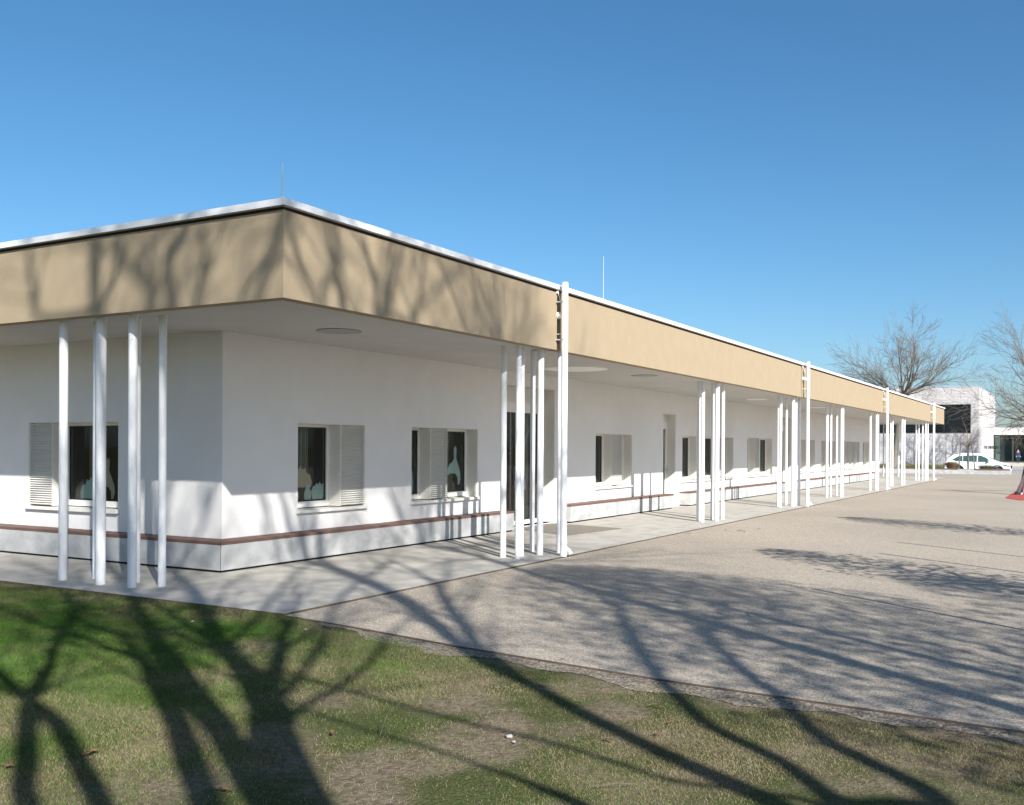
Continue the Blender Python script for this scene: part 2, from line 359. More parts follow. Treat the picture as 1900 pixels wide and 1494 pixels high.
# interior
it = MB(); it.face([(WA+.4, 7.2, .005), (XE-.1, 7.2, .005), (XE-.1, WB+.4, .005), (WA+.4, WB+.4, .005)][::-1])
it.face([(7.5, WB+.4, .006), (7.5, 30, .006), (WA+.4, 30, .006), (WA+.4, WB+.4, .006)])
it.face([(7.5, 7.2, 0), (XE-.1, 7.2, 0), (XE-.1, 7.2, SO+.3), (7.5, 7.2, SO+.3)]); it.face([(7.5, 7.2, 0), (7.5, 30, 0), (7.5, 30, SO+.3), (7.5, 7.2, SO+.3)][::-1])
it.face([(WA+.4, 8.6, 0), (7.5, 8.6, 0), (7.5, 8.6, SO+.3), (WA+.4, 8.6, SO+.3)]); it.face([(WA+.4, 28, 0), (7.5, 28, 0), (7.5, 28, SO+.3), (WA+.4, 28, SO+.3)])
for x in (5.5, 12.5, 16.9, 25, 29.5, 32.5, 36.4, 40.6, 46.2): it.box(x-.06, x+.06, WB+.41, 7.2, 0, SO+.2)
it.build('interior_room', 'interior', BL)

def window(o, T3, mirror=False, detail=True):
    """jamb lining + frame + pane + sill + louvre boxes"""
    x0, x1, z0, z1, boxes, door = o
    fx = lambda d: d
    def bx(mb, a, b, d0, d1, c, e, mi=0):
        p = T3(a, d0, c); q = T3(b, d1, e)
        mb.box(min(p[0], q[0]), max(p[0], q[0]), min(p[1], q[1]), max(p[1], q[1]), c, e, mi)
    if door:
        W = MB(); bx(W, x0+.001, x0+.02, .01, RD, z0, z1-.002); bx(W, x1-.02, x1-.001, .01, RD, z0, z1-.002); bx(W, x0+.02, x1-.02, .01, RD, z1-.02, z1-.002)
        root = W.build('door', 'cream', BL)
        zt = z1-.48 if door == 1 else z1-.36
        f = MB(); zt2 = zt-.10
        bx(f, x0+.02, x1-.02, RD-.01, RD+.05, zt, zt+.10)
        n = 2 if x1-x0 > 1.5 else 1
        xs = [x0+.02+(x1-x0-.04)*k/n for k in range(n+1)]
        for a, b in zip(xs, xs[1:]):
            bx(f, a, a+.07, RD, RD+.06, z0, zt); bx(f, b-.07, b, RD, RD+.06, z0, zt); bx(f, a+.07, b-.07, RD, RD+.06, z0, z0+.09); bx(f, a+.07, b-.07, RD, RD+.06, zt-.07, zt)
        f.build('frame', 'frame', root)
        for a, b in zip(xs, xs[1:]):
            p = MB(); p.face([T3(a+.065, RD+.028, z0+.08), T3(b-.065, RD+.028, z0+.08), T3(b-.065, RD+.028, zt-.06), T3(a+.065, RD+.028, zt-.06)]); p.build('pane', 'glass', root)
        lv = MB(); k = z1-.03
        bx(lv, x0+.02, x1-.02, RD-.02, RD+.04, zt+.1, z1-.02)
        while k > zt+.13:
            bx(lv, x0+.03, x1-.03, RD-.045, RD-.02, k-.022, k-.004); k -= .042
        lv.build('louvre_panel', 'cream', root)
        h = MB(); hx = x0+.02+(x1-x0)/n-.11; h.tube([T3(hx, RD-.05, .95), T3(hx, RD-.05, 1.15)], .012, 8); h.tube([T3(hx, RD, 1.05), T3(hx, RD-.05, 1.05)], .01, 8); h.build('handle', 'steel', root)
        t = MB(); bx(t, x0, x1, .02, RD, .002, z0); t.build('threshold', 'slab', root)
        for a in ((x0+.25, x0+.6), (x1-.6, x1-.3)):
            c = MB(); wavy(c, T3, a[0], a[1], RD+.25, z0+.05, zt-.08); c.build('curtain', 'curtain', root)
        return root
    W = MB()
    bx(W, x0+.001, x0+.016, .004, RD, z0, z1-.001); bx(W, x1-.016, x1-.001, .004, RD, z0, z1-.001); bx(W, x0+.016, x1-.016, .004, RD, z1-.016, z1-.001)
    root = W.build('window', 'cream', BL)
    edges = [x0+.016]; spans = []
    cur = x0+.016
    for a, b in boxes:
        if a-cur > .05: spans.append((cur, a))
        cur = b
    if x1-.016-cur > .05: spans.append((cur, x1-.016))
    for a, b in spans:
        n = 2 if b-a > 1.25 else 1
        xs = [a+(b-a)*k/n for k in range(n+1)]
        for u, v in zip(xs, xs[1:]):
            f = MB(); p = MB(); s_ = MB()
            bx(f, u, u+.055, RD-.03, RD+.05, z0+.03, z1-.016); bx(f, v-.055, v-.001, RD-.03, RD+.05, z0+.03, z1-.016)
            bx(f, u+.055, v-.055, RD-.03, RD+.05, z0+.03, z0+.12); bx(f, u+.055, v-.055, RD-.03, RD+.05, z1-.06, z1-.016)
            bx(s_, u+.05, v-.05, RD-.008, RD+.01, z0+.115, z0+.128); bx(s_, u+.05, v-.05, RD-.008, RD+.01, z1-.066, z1-.055)
            bx(s_, u+.05, u+.062, RD-.008, RD+.01, z0+.128, z1-.066); bx(s_, v-.062, v-.05, RD-.008, RD+.01, z0+.128, z1-.066)
            p.face([T3(u+.05, RD+.014, z0+.115), T3(v-.05, RD+.014, z0+.115), T3(v-.05, RD+.014, z1-.055), T3(u+.05, RD+.014, z1-.055)][::-1 if T3 is L3 else 1])
            f.build('frame', 'frame', root); s_.build('seal', 'seal', root); p.build('pane', 'glass', root)
    sl = MB(); bx(sl, x0-.015, x1+.0, -.045, RD-.03, z0+.001, z0+.016); bx(sl, x0-.015, x1+.0, -.05, -.045, z0-.03, z0+.016)
    bx(sl, x0-.02, x0-.0155, -.05, .0, z0-.03, z0+.03); bx(sl, x1+.0005, x1+.006, -.05, .0, z0-.03, z0+.03)
    sl.build('sill', 'sill', root)
    for a, b in boxes:
        lb = MB(); e = .0
        bx(lb, a, a+.02, .012, RD+.05, z0+.03, z1-.017); bx(lb, b-.02, b-.0165, .012, RD+.05, z0+.03, z1-.017); bx(lb, a+.02, b-.02, .075, .09, z0+.03, z1-.017)
        k = z1-.03
        while k > z0+.06:
            za, zb2 = k, k-.020
            A = lambda x, d, z: T3(x, d, z)
            q = [A(a+.001, .034, za), A(b-.018, .034, za), A(b-.018, .002, zb2), A(a+.001, .002, zb2)]
            q2 = [A(a+.001, .002, zb2), A(b-.018, .002, zb2), A(b-.018, .002, zb2-.003), A(a+.001, .002, zb2-.003)]
            q3 = [A(a+.001, .002, zb2-.003), A(b-.018, .002, zb2-.003), A(b-.018, .034, za-.003), A(a+.001, .034, za-.003)]
            for qq in (q, q2, q3): lb.face(qq)
            k -= .0345
        lb.build('louvre_panel', 'cream', root)
    ct = MB()
    for a, b in spans[-1:]: wavy(ct, T3, b-.32, b-.08, RD+.35, z0-.4, z1-.02)
    ct.build('curtain', 'curtain', root)
    return root
def wavy(mb, T3, a, b, d, z0, z1):
    n = 22; pr = None
    for i in range(n+1):
        t = i/n; x = a+(b-a)*t; dd = d+.03*math.sin(t*5*2*math.pi)
        if pr: mb.face([T3(pr[0], pr[1], z0), T3(x, dd, z0), T3(x, dd, z1), T3(pr[0], pr[1], z1)])
        pr = (x, dd)
for o in OPEN: window(o, R3)
for o in OPENL: window(o, L3)

# columns
COLS = {'A': [(0.24, 3.85, 0.053), (0.51, 3.57, 0.051), (0.23, 3.13, 0.059), (0.25, 2.59, 0.052), (0.54, 2.88, 0.049), (0.48, 2.35, 0.046)], 'B': [(5.35, 0.53, 0.048), (5.28, 0.23, 0.043), (5.64, 0.38, 0.046), (6.27, 0.53, 0.041), (5.96, 0.22, 0.052), (6.42, 0.12, 0.039)], 'C': [(14.15, 0.51, 0.05), (13.96, 0.35, 0.043), (14.68, 0.36, 0.043), (14.46, 0.18, 0.054), (15.13, 0.26, 0.044)], 'D': [(20.84, 0.46, 0.043), (20.62, 0.34, 0.044), (21.88, 0.5, 0.037), (21.35, 0.17, 0.055), (21.89, 0.22, 0.037), (22.03, 0.15, 0.037)], 'E': [(27.26, 0.49, 0.049), (27.74, 0.46, 0.038), (28.7, 0.46, 0.037), (27.99, 0.15, 0.052), (28.34, 0.18, 0.043)], 'F': [(34.12, 0.27, 0.049), (34.85, 0.16, 0.055), (35.16, 0.16, 0.045)], 'G': [(39.94, 0.42, 0.037), (39.96, 0.33, 0.039)], 'H': [(41.58, 0.16, 0.052), (42.3, 0.16, 0.041)], 'K': [(56.1, 3.39, 0.04), (56.1, 3.1, 0.037), (56.1, 2.52, 0.053)], 'I': [(49.65, 0.63, 0.044), (49.71, 0.5, 0.037), (49.86, 0.33, 0.041), (49.89, 0.18, 0.05), (50.6, 0.16, 0.037)]}
LAB = {'A': 'white steel column in the cluster at the lawn end', 'B': 'white steel column in the cluster by the first downpipe', 'C': 'white steel column in the middle cluster of five'}
for k, cs in COLS.items():
    for x, y, r in cs:
        mb = MB(); edge = min(1, max(0, (min(x, y)+.17)/2.6)); zb = -.036*(1-edge)-.01
        mb.tube([(x, y, zb), (x, y, SO+.014)], r, 24, caps=False)
        o = mb.build('column', 'white', BL, smooth=True, label=LAB.get(k))
        sp = MB(); sp.tube([(x, y, SO+.0125), (x, y, SO+.006)], r+.012, 24); 
        sp.build('cap_plate', 'white', o)
# downpipes
for i, (x, r) in enumerate(((6.04, .052), (21.77, .052), (35.48, .052), (50.55, .056))):
    y = -.155; mb = MB(); mb.tube([(x, y, -.04), (x, y, TO+.03)], r, 24)
    dp = mb.build('downpipe', 'pipe', BL, smooth=True, label=('tall white downpipe nearest the lawn' if i == 0 else None)); smooth_angle(dp)
    c = MB(); c.tube([(x, y, .155), (x, y, .205)], r+.006, 24); c.tube([(x, y, .205), (x, y, .212)], r+.009, 24)
    c.tube([(x, y, -.04), (x, y, .155)], [r+.001, r+.001], 24)
    c.tube([(x, y-.0, .12), (x+.03, y-.085, .05), (x+.04, y-.11, .0)], [.03, .032, .035], 14)
    smooth_angle(c.build('inspection_elbow', 'pipe', dp))
    for z in (3.33, 3.92):
        bk = MB(); bk.tube([(x, y, z-.009), (x, y, z+.009)], r+.005, 24); bk.box(x-.012, x+.012, y+r, .0, z-.008, z+.008); bk.build('bracket', 'steel', dp)
    ou = MB(); gx = x+.05 if i == 0 else x-.05
    ou.tube([(gx+.02, .02, 3.72), (gx+.0, -.06, 3.71), (x+.0, y, 3.66)], .042, 14); ou.tube([(gx+.02, -.005, 3.72), (gx+.015, -.03, 3.717)], .056, 18)
    smooth_angle(ou.build('spout', 'pipe', dp))
    wr = MB(); wr.tube([(gx-.03, -.01, TO-.02), (gx-.03, -.03, TO-.12), (gx-.01, -.04, TO-.2), (x-.01, y+.04, TO-.33)], .006, 6); wr.box(gx-.06, gx-.01, -.03, .0, TO-.13, TO-.10)
    wr.tube([(gx-.03, -.01, 3.42), (x, y, 3.42)], .006, 6)
    wr.build('lightning_conductor', 'pipe', dp)
# lightning rods
for x, y, z, lab in ((-.02, .0, TO+.36, 'lightning rod standing on the roof corner'), (7.83, .02, TO+.76, 'lightning rod further along the roof'), (23.5, 9, TO+.9, None)):
    mb = MB(); mb.tube([(x, y, TO-.05), (x, y, z)], [.0075, .005], 8); mb.tube([(x, y, TO-.07), (x, y, TO+.02)], .018, 8)
    mb.build('lightning_rod', 'rod', BL, label=lab)

# ------------------------------------------------------------------ benches
BD = .341; BH = .40
def bench(lab, segs, cham=(False, False)):
    """segs: list of polygons footprints (front edge) in XY"""
    x0 = min(p[0] for s in segs for p in s); y0 = min(p[1] for s in segs for p in s)
    t = thing('bench', (x0, y0, 0), lab, 'bench', 'concrete wall benches along the facade')
    b = MB(); w_ = MB(); pl = MB()
    for s in segs:
        b.prism(s, .032, BH-.042)
        c = Vector((sum(p[0] for p in s)/len(s), sum(p[1] for p in s)/len(s), 0))
        pl.prism([(p[0]+(.04 if p[0] < c.x-.5 else -.04 if p[0] > c.x+.5 else 0), p[1]+.05) for p in s] if s[0][1] < 3 and s[1][0]-s[0][0] > 1 else [(p[0]+.05, p[1]+.05) for p in s], 0, .04)
        w_.prism(s, BH-.040, BH)
    b.build('base', 'bench', t, bevel=.004); w_.build('seat', 'wood', t, bevel=.004); pl.build('plinth', 'seal', t)
    return t
def lbench(lab, x0, x1):
    yF, yB = WB-BD, WB-.002
    cuts = [x0]; L = x1-x0; n = max(1, round(L/3.0))
    cuts = [x0+L*k/n for k in range(n+1)]
    segs = [[(a+.003, yF), (b-.003, yF), (b-.003, yB), (a+.003, yB)] for a, b in zip(cuts, cuts[1:])]
    return bench(lab, segs)
xF, yF = WA-BD, WB-BD; g_ = .004
segs = [[(xF+g_, yF), (4.3, yF), (4.3, WB-.002), (WA-.002, WB-.002)]]
for a, b in ((4.3, 6.74), (6.74, 9.15)): segs.append([(a+.004, yF), (b, yF), (b, WB-.002), (a+.004, WB-.002)])
left = [[(xF, yF+g_), (WA-.004, WB), (WA-.004, 6.0), (xF, 6.0)]]
for a, b in ((6.004, 9.0), (9.004, 12.0), (12.004, 15)): left.append([(xF, a), (WA-.004, a), (WA-.004, b), (xF, b)])
x0_, y0_ = xF, yF
t = thing('bench', (xF, yF, 0), 'long concrete bench with brown wooden seat wrapping the building corner', 'bench', 'concrete wall benches along the facade')
b = MB(); w_ = MB()
for s in segs+left: b.prism(s, .032, BH-.042)
for s in segs+left: w_.prism(s, BH-.040, BH)
b.build('base', 'bench', t); w_.build('seat', 'wood', t)
pl = MB(); pl.prism([(xF+.035, yF+.035), (9.12, yF+.035), (9.12, WB-.002), (WA-.002, WB-.002), (WA-.002, 15), (xF+.035, 15)], .001, .04); pl.build('plinth', 'seal', t)
lbench('concrete bench with reddish seat under the window right of the first door', 11.62, 17.9)
lbench('long concrete bench beyond the narrow second door', 19.2, 29.9)
lbench('farthest concrete bench along the facade, past the third door', 31.85, 49.6)
# ribbed mat at the first door
mb = MB(); mb.prism([(9.45, 2.45), (9.05, 1.3), (11.15, 1.1), (11.3, 2.84), (9.5, 2.84)], -.012, lambda p: .009 if p[1] > 2.5 else .009-.036*(2.52-p[1])/2.7)
tag(mb.build('door_mat', 'mat'), 'dark ribbed mat on the paving in front of the first glazed door', 'door mat')

# ------------------------------------------------------------------ paper figures behind the panes
def paper(name, pts, T3, a, z, s, m, lab, d=RD+.035):
    mb = MB(); P_ = [(a+x*s, z+y*s) for x, y in pts]; n = len(P_)
    i = len(mb.v); mb.v += [T3(x, d, y) for x, y in P_]+[T3(x, d+.003, y) for x, y in P_]
    mb.f += [tuple(range(n)), tuple(range(2*n-1, n-1, -1))]+[(k, (k+1) % n, n+(k+1) % n, n+k) for k in range(n)]; mb.m += [0]*(n+2)
    o = mb.build(name, m); return tag(o, lab, 'paper figure', 'paper figures stuck behind the window panes')
penguin = [(-.5, 0), (-.55, .5), (-.45, .95), (-.28, 1.1), (-.36, 1.32), (-.22, 1.55), (0, 1.62), (.2, 1.52), (.32, 1.3), (.26, 1.1), (.45, .9), (.52, .45), (.45, 0)]
hedgeh = [(-.7, 0), (-.8, .5), (-.6, .9), (-.45, .82), (-.3, 1.05), (-.15, .9), (0, 1.12), (.15, .9), (.35, 1.0), (.42, .75), (.7, .65), (.85, .3), (.8, 0)]
swan = [(-.9, 0), (-.95, .4), (-.6, .9), (-.2, 1.05), (-.02, 1.3), (-.08, 2.0), (.06, 2.25), (.28, 2.25), (.36, 2.0), (.3, 1.3), (.5, .95), (.85, .3), (.95, -.3), (.75, -.8), (.55, -.75), (.5, -.2), (.2, .1), (-.4, .15)]
paper('paper_bird', penguin, R3, 3.66, .83, .14, 'paper', 'small pale green paper bird, leftmost in the window near the corner')
paper('paper_bird', penguin, R3, 3.93, .83, .15, 'paper', 'small pale green paper bird beside the hedgehog in the corner window', )
paper('paper_hedgehog', hedgeh, R3, 4.20, .83, .24, 'paper', 'round spiky green paper hedgehog at the right of the corner window')
paper('paper_figure', hedgeh, R3, 3.78, 1.02, .30, 'paperw', 'tan paper shape above the little birds in the corner window', RD+.05)
paper('paper_bird', [(x*.8, y*1.5) for x, y in penguin], R3, 6.56, .83, .26, 'paper', 'tall green paper bird in the left pane of the second window')
paper('paper_swan', swan, R3, 7.98, 1.12, .24, 'paper', 'long-necked green paper swan in the right pane of the second window')
paper('paper_hedgehog', hedgeh, L3, 5.95, .83, .30, 'paper', 'green paper figure with spiky back in the window left of the corner')
paper('paper_swan', [(-x, y) for x, y in swan], L3, 5.60, 1.0, .2, 'paperw', 'cream paper shape beside the middle frame of the left window')
paper('paper_bird', penguin, L3, 5.18, .83, .2, 'paper', 'green paper bird at the right end of the left window')
paper('paper_hedgehog', [(x, y*1.0) for x, y in hedgeh], R3, 10.55, .75, .32, 'paper', 'green paper animal low on the glass of the first door', RD+.06)
# ------------------------------------------------------------------ trees
MINR = .0
def rvec(r): 
    v = Vector((r.gauss(0, 1), r.gauss(0, 1), r.gauss(0, 1))); return v.normalized()
def grow(mbT, mbC, r, p, d, L, rad, lvl, maxl, up=.15, spread=.8, nchild=(3, 5), wig=.16, ratio=.68, thr=.02):
    """one limb and everything that grows from it; thick pieces go to mbT, thin to mbC"""
    n = 5 if lvl < 2 else 4 if lvl < maxl else 3
    pts = [p.copy()]; rad_ = [rad]; dirs = [d.copy()]; dd = d.copy()
    for k in range(n):
        dd = (dd+rvec(r)*wig+Vector((0, 0, up*.5))).normalized()
        pts.append(pts[-1]+dd*(L/n)); dirs.append(dd.copy()); rad_.append(max(rad*(1-(k+1)/n*.62), MINR))
    tgt = mbT if rad > thr else mbC
    tgt.tube(pts, rad_, 7 if rad > .08 else 5 if rad > .02 else 3, caps=False)
    if lvl >= maxl: return
    nc = r.randint(*nchild)
    for c in range(nc):
        t = .30+.70*(c+r.random()*.7)/nc; t = min(t, .98); k = min(int(t*n), n-1); q = pts[k].lerp(pts[k+1], t*n-k)
        ax = dirs[k+1].cross(rvec(r)); 
        if ax.length < .01: continue
        ang = spread*r.uniform(.55, 1.15); nd = (Matrix.Rotation(ang, 3, ax.normalized()) @ dirs[k+1]).normalized()
        rr = rad*(1-t*.62)*r.uniform(.5, .72)
        grow(mbT, mbC, r, q, nd, L*ratio*r.uniform(.65, 1.1), rr, lvl+1, maxl, up, spread, nchild, wig*1.1, ratio, thr)
    grow(mbT, mbC, r, pts[-1], dirs[-1], L*ratio, rad*.36, lvl+1, maxl, up, spread, nchild, wig, ratio, thr)
def tree(name, base, h_trunk, r0, lean, limbs, maxl, label, seed, L0, group=None, up=.15, spread=.75, nchild=(3, 5), thr=.03, ratio=.68, elev=(.5, 1.1), wig=.16, leader=1.0, minr=0.0):
    global MINR; MINR = minr; r = random.Random(seed); t = thing(name, base, label, 'tree', group)
    T, C = MB(), MB(); b = Vector(base); top = b+Vector(lean)*h_trunk+Vector((0, 0, h_trunk))
    pts = [b+(top-b)*k/5+rvec(r)*r0*.25*(k > 0) for k in range(6)]; pts[-1] = top
    T.tube([b-Vector((0, 0, .1))]+pts, [r0*1.35]+[r0*(1.12-.08*k) for k in range(6)], 10, caps=False)
    for k in range(limbs):
        az = 2*math.pi*k/limbs+r.uniform(-.4, .4); el = r.uniform(*elev)
        d = Vector((math.cos(az)*math.cos(el), math.sin(az)*math.cos(el), math.sin(el)))
        st_ = pts[-1].lerp(pts[-2], r.uniform(0, .9))
        grow(T, C, r, st_, d, L0*r.uniform(.8, 1.15), r0*r.uniform(.34, .5), 1, maxl, up, spread, nchild, wig, thr=thr, ratio=ratio)
    grow(T, C, r, pts[-1], Vector((lean[0], lean[1], 1)).normalized(), L0*leader, r0*.6*leader, 1, maxl, up, spread, nchild, wig, thr=thr, ratio=ratio)
    T.build('trunk', 'bark', t, smooth=True); C.build('crown', 'twig', t); MINR = 0
    return t
tree('bare_tree', (92.9, 8.6, -.3), 7.4, .32, (-.02, -.12, 0), 11, 5, 'wide bare tree rising behind the far end of the canopy', 15, 3.7, up=.02, spread=.62, nchild=(2, 4), thr=.05, ratio=.71, elev=(.05, 1.3), wig=.15, leader=.5, minr=.009)
tree('bare_tree', (98.5, -4.8, -.3), 5.5, .36, (0, .02, 0), 12, 5, 'bare tree at the right edge of the photo, its branches reaching in over the annex', 21, 4.1, up=.0, spread=.62, nchild=(2, 4), thr=.05, ratio=.70, elev=(-.05, 1.3), wig=.15, leader=.6, minr=.010)
for i, (x, y, s) in enumerate(((176, 5.2, 8), (179, -.5, 7), (182, -7, 9), (170, 30, 8))):
    tree('distant_tree', (x, y, -.3), 2.2, .16, (0, 0, 0), 6, 4, ('leftmost distant bare tree showing over the low glazed building', 'distant bare tree right of the leftmost one over the glazed building', 'distant bare tree at the right frame edge over the glazed building', 'distant bare tree hidden behind the white brick building')[i], 40+i, s*.22, 'distant bare trees on the horizon', spread=.7)
# staked young tree
tk = tree('young_tree', (69.5, -.19, .1), 1.9, .055, (0, 0, 0), 9, 4, 'young bare tree tied between wooden stakes in the planter', 77, .95, up=.08, spread=.7, nchild=(3, 4), thr=.02, ratio=.72, elev=(.1, .8))
sk = thing('tree_stake_frame', (69.5, -.19, .2), 'three leaning brown wooden stakes with crossbars around the young tree', 'tree stakes')
for (xb, yb), (xt, yt) in (((69.25, .44), (69.4, .28)), ((69.25, -.68), (69.4, -.38)), ((69.95, -.13), (69.7, -.08))):
    m = MB(); m.tube([(xb, yb, .0), (xt, yt, 2.3)], .04, 10); m.build('stake', 'bark', sk)
m = MB(); m.box(69.33, 69.36, -.42, .32, 2.08, 2.15); m.build('crossbar', 'bark', sk); m = MB(); m.box(69.36, 69.72, .24, .27, 2.08, 2.15); m.build('crossbar', 'bark', sk)

# ---- trees behind the camera that throw the shadows in the foreground
LIMBS_NEAR = [[(-8.01,-9.63,5.13,0.11),(-7.98,-9.69,5.29,0.109),(-7.96,-9.72,5.98,0.101),(-8,-9.66,6.68,0.094),(-7.96,-9.72,7.99,0.098),(-7.94,-9.75,9.22,0.083),(-8.1,-9.46,12.15,0.053),(-8.05,-9.57,12.4,0.048),(-8,-9.64,12.63,0.038)],
  [(-8.18,-9.34,4.61,0.091),(-8.18,-9.33,5.14,0.106),(-8.21,-9.27,5.75,0.102),(-8.22,-9.25,6.31,0.094),(-8.27,-9.17,7.11,0.085),(-8.3,-9.13,8.46,0.085),(-8.3,-9.11,9.05,0.082),(-8.49,-8.78,12.2,0.061),(-8.5,-8.76,13.2,0.051)],
  [(-8.33,-9.07,4.23,0.04),(-8.33,-9.07,4.67,0.046),(-8.32,-9.07,5.14,0.045),(-8.34,-9.05,5.75,0.048),(-8.35,-9.03,6.29,0.046),(-8.37,-8.99,6.73,0.043),(-8.43,-8.89,7.1,0.038),(-8.55,-8.67,7.48,0.034),(-8.63,-8.53,8.22,0.027)],
  [(-8.35,-9.02,6.29,0.04),(-8.4,-8.94,6.52,0.038),(-8.5,-8.77,6.77,0.037),(-8.62,-8.55,7.09,0.035),(-8.75,-8.32,7.39,0.032),(-8.88,-8.08,7.73,0.03),(-9,-7.89,8.15,0.027)],
  [(-7.97,-9.69,5.41,0.036),(-7.91,-9.81,5.63,0.032),(-7.8,-10.01,5.99,0.029),(-7.66,-10.24,6.46,0.032),(-7.54,-10.47,6.92,0.029),(-7.38,-10.75,7.65,0.034),(-7.07,-11.29,8.82,0.034),(-6.61,-12.11,10.1,0.038)],
  [(-7.99,-9.67,5.21,0.036),(-7.91,-9.8,5.34,0.029),(-7.83,-9.94,5.53,0.027),(-7.66,-10.25,5.88,0.027),(-7.45,-10.61,6.38,0.027),(-7.23,-11,7.06,0.025),(-7.06,-11.31,7.53,0.021)],
  [(-7.93,-9.77,6.9,0.029),(-7.82,-9.97,7.3,0.027),(-7.68,-10.21,7.85,0.029),(-7.42,-10.67,8.95,0.034),(-7.1,-11.24,10.15,0.032),(-6.8,-11.78,11.02,0.034)],
  [(-8.72,-8.37,4.22,0.063),(-8.74,-8.34,4.66,0.067),(-8.75,-8.31,5.13,0.068),(-8.76,-8.31,5.53,0.061),(-8.73,-8.36,5.81,0.051),(-8.71,-8.4,6.2,0.048),(-8.69,-8.43,6.81,0.048),(-8.64,-8.51,7.36,0.044)],
  [(-8.55,-8.67,4.22,0.063),(-8.59,-8.6,4.56,0.065),(-8.66,-8.48,5.13,0.068),(-8.73,-8.35,5.41,0.059),(-8.83,-8.17,5.8,0.055),(-8.93,-8,6.23,0.051),(-9.06,-7.77,6.83,0.044)]]
LIMBS_FAR = [[(-6.95,-11.5,4.25,0.084),(-6.99,-11.44,4.73,0.078),(-7,-11.42,5.14,0.076),(-7,-11.41,5.53,0.073),(-6.99,-11.43,5.92,0.073),(-7.01,-11.39,6.29,0.073),(-6.97,-11.46,6.89,0.081),(-6.89,-11.62,7.72,0.1),(-6.82,-11.74,8.54,0.105),(-6.82,-11.74,9.29,0.108),(-6.86,-11.66,10.16,0.119)],
  [(-6.92,-11.56,6.75,0.062),(-6.8,-11.77,7.38,0.068),(-6.7,-11.95,7.94,0.068),(-6.54,-12.23,8.74,0.068)],
  [(-6.86,-11.66,4.32,0.026),(-7.09,-11.26,4.49,0.024),(-7.14,-11.18,4.61,0.022),(-7.18,-11.09,4.74,0.024),(-7.26,-10.95,4.95,0.022),(-7.33,-10.84,5.08,0.022),(-7.44,-10.64,5.27,0.02),(-7.56,-10.43,5.51,0.022),(-7.69,-10.2,5.78,0.018)],
  [(-7.42,-10.67,4.24,0.05),(-7.46,-10.61,4.39,0.044),(-7.49,-10.56,4.51,0.026),(-7.54,-10.46,4.65,0.019),(-7.61,-10.33,4.84,0.018),(-7.72,-10.14,5.04,0.017),(-7.82,-9.97,5.26,0.015)],
  [(-6.81,-11.75,4.25,0.068),(-6.77,-11.82,4.39,0.062),(-6.71,-11.92,4.69,0.06),(-6.7,-11.95,4.9,0.06),(-6.68,-11.98,5.2,0.06),(-6.56,-12.2,5.7,0.057),(-6.47,-12.35,6.05,0.062),(-6.22,-12.8,6.86,0.068),(-5.95,-13.27,7.68,0.062)],
  [(-6.57,-12.18,4.26,0.071),(-6.5,-12.3,4.44,0.069),(-6.47,-12.35,4.72,0.064),(-6.44,-12.41,4.99,0.062),(-6.31,-12.63,5.41,0.06),(-6.19,-12.85,5.79,0.062),(-6.12,-12.98,6.11,0.055),(-5.83,-13.48,7.02,0.055)]]
LIMBS_HIGH = [[(-8.46,-8.84,12.24,0.033),(-8.4,-8.94,12.44,0.033),(-8.36,-9.01,12.66,0.033),(-8.37,-8.99,12.98,0.033)],
  [(-8.2,-9.3,11.89,0.043),(-8.18,-9.33,12.05,0.039),(-8.26,-9.19,12.29,0.031),(-8.37,-8.99,12.71,0.029)],
  [(-7.96,-9.71,11.65,0.034),(-7.94,-9.75,11.85,0.034),(-7.92,-9.78,12.14,0.034),(-7.94,-9.76,12.45,0.03)],
  [(-7.75,-10.1,11.44,0.026),(-7.69,-10.19,11.58,0.026),(-7.62,-10.33,11.73,0.026),(-7.57,-10.41,12,0.025)],
  [(-7.68,-10.21,11.36,0.026),(-7.62,-10.33,11.69,0.026)],
  [(-8.84,-8.15,12.62,0.039),(-8.87,-8.11,13.02,0.035),(-8.9,-8.06,13.42,0.03)],
  [(-7.35,-10.81,11.56,0.026),(-7.45,-10.62,11.69,0.03),(-7.52,-10.5,12,0.026)],
  [(-7.3,-10.88,11.66,0.026),(-7.22,-11.02,12.02,0.031),(-7.18,-11.1,12.32,0.035),(-7.23,-11.02,12.56,0.031)],
  [(-6.89,-11.61,12.25,0.033),(-6.95,-11.5,12.66,0.033),(-7.07,-11.3,12.75,0.027)],
  [(-6.81,-11.76,12.25,0.038),(-6.76,-11.85,12.72,0.038),(-6.68,-11.98,13.23,0.034)],
  [(-6.54,-12.22,12.64,0.03),(-6.47,-12.36,13.51,0.026)],
  [(-6.57,-12.17,12.66,0.026),(-6.35,-12.56,13.29,0.027),(-6.08,-13.05,14.06,0.023)]]

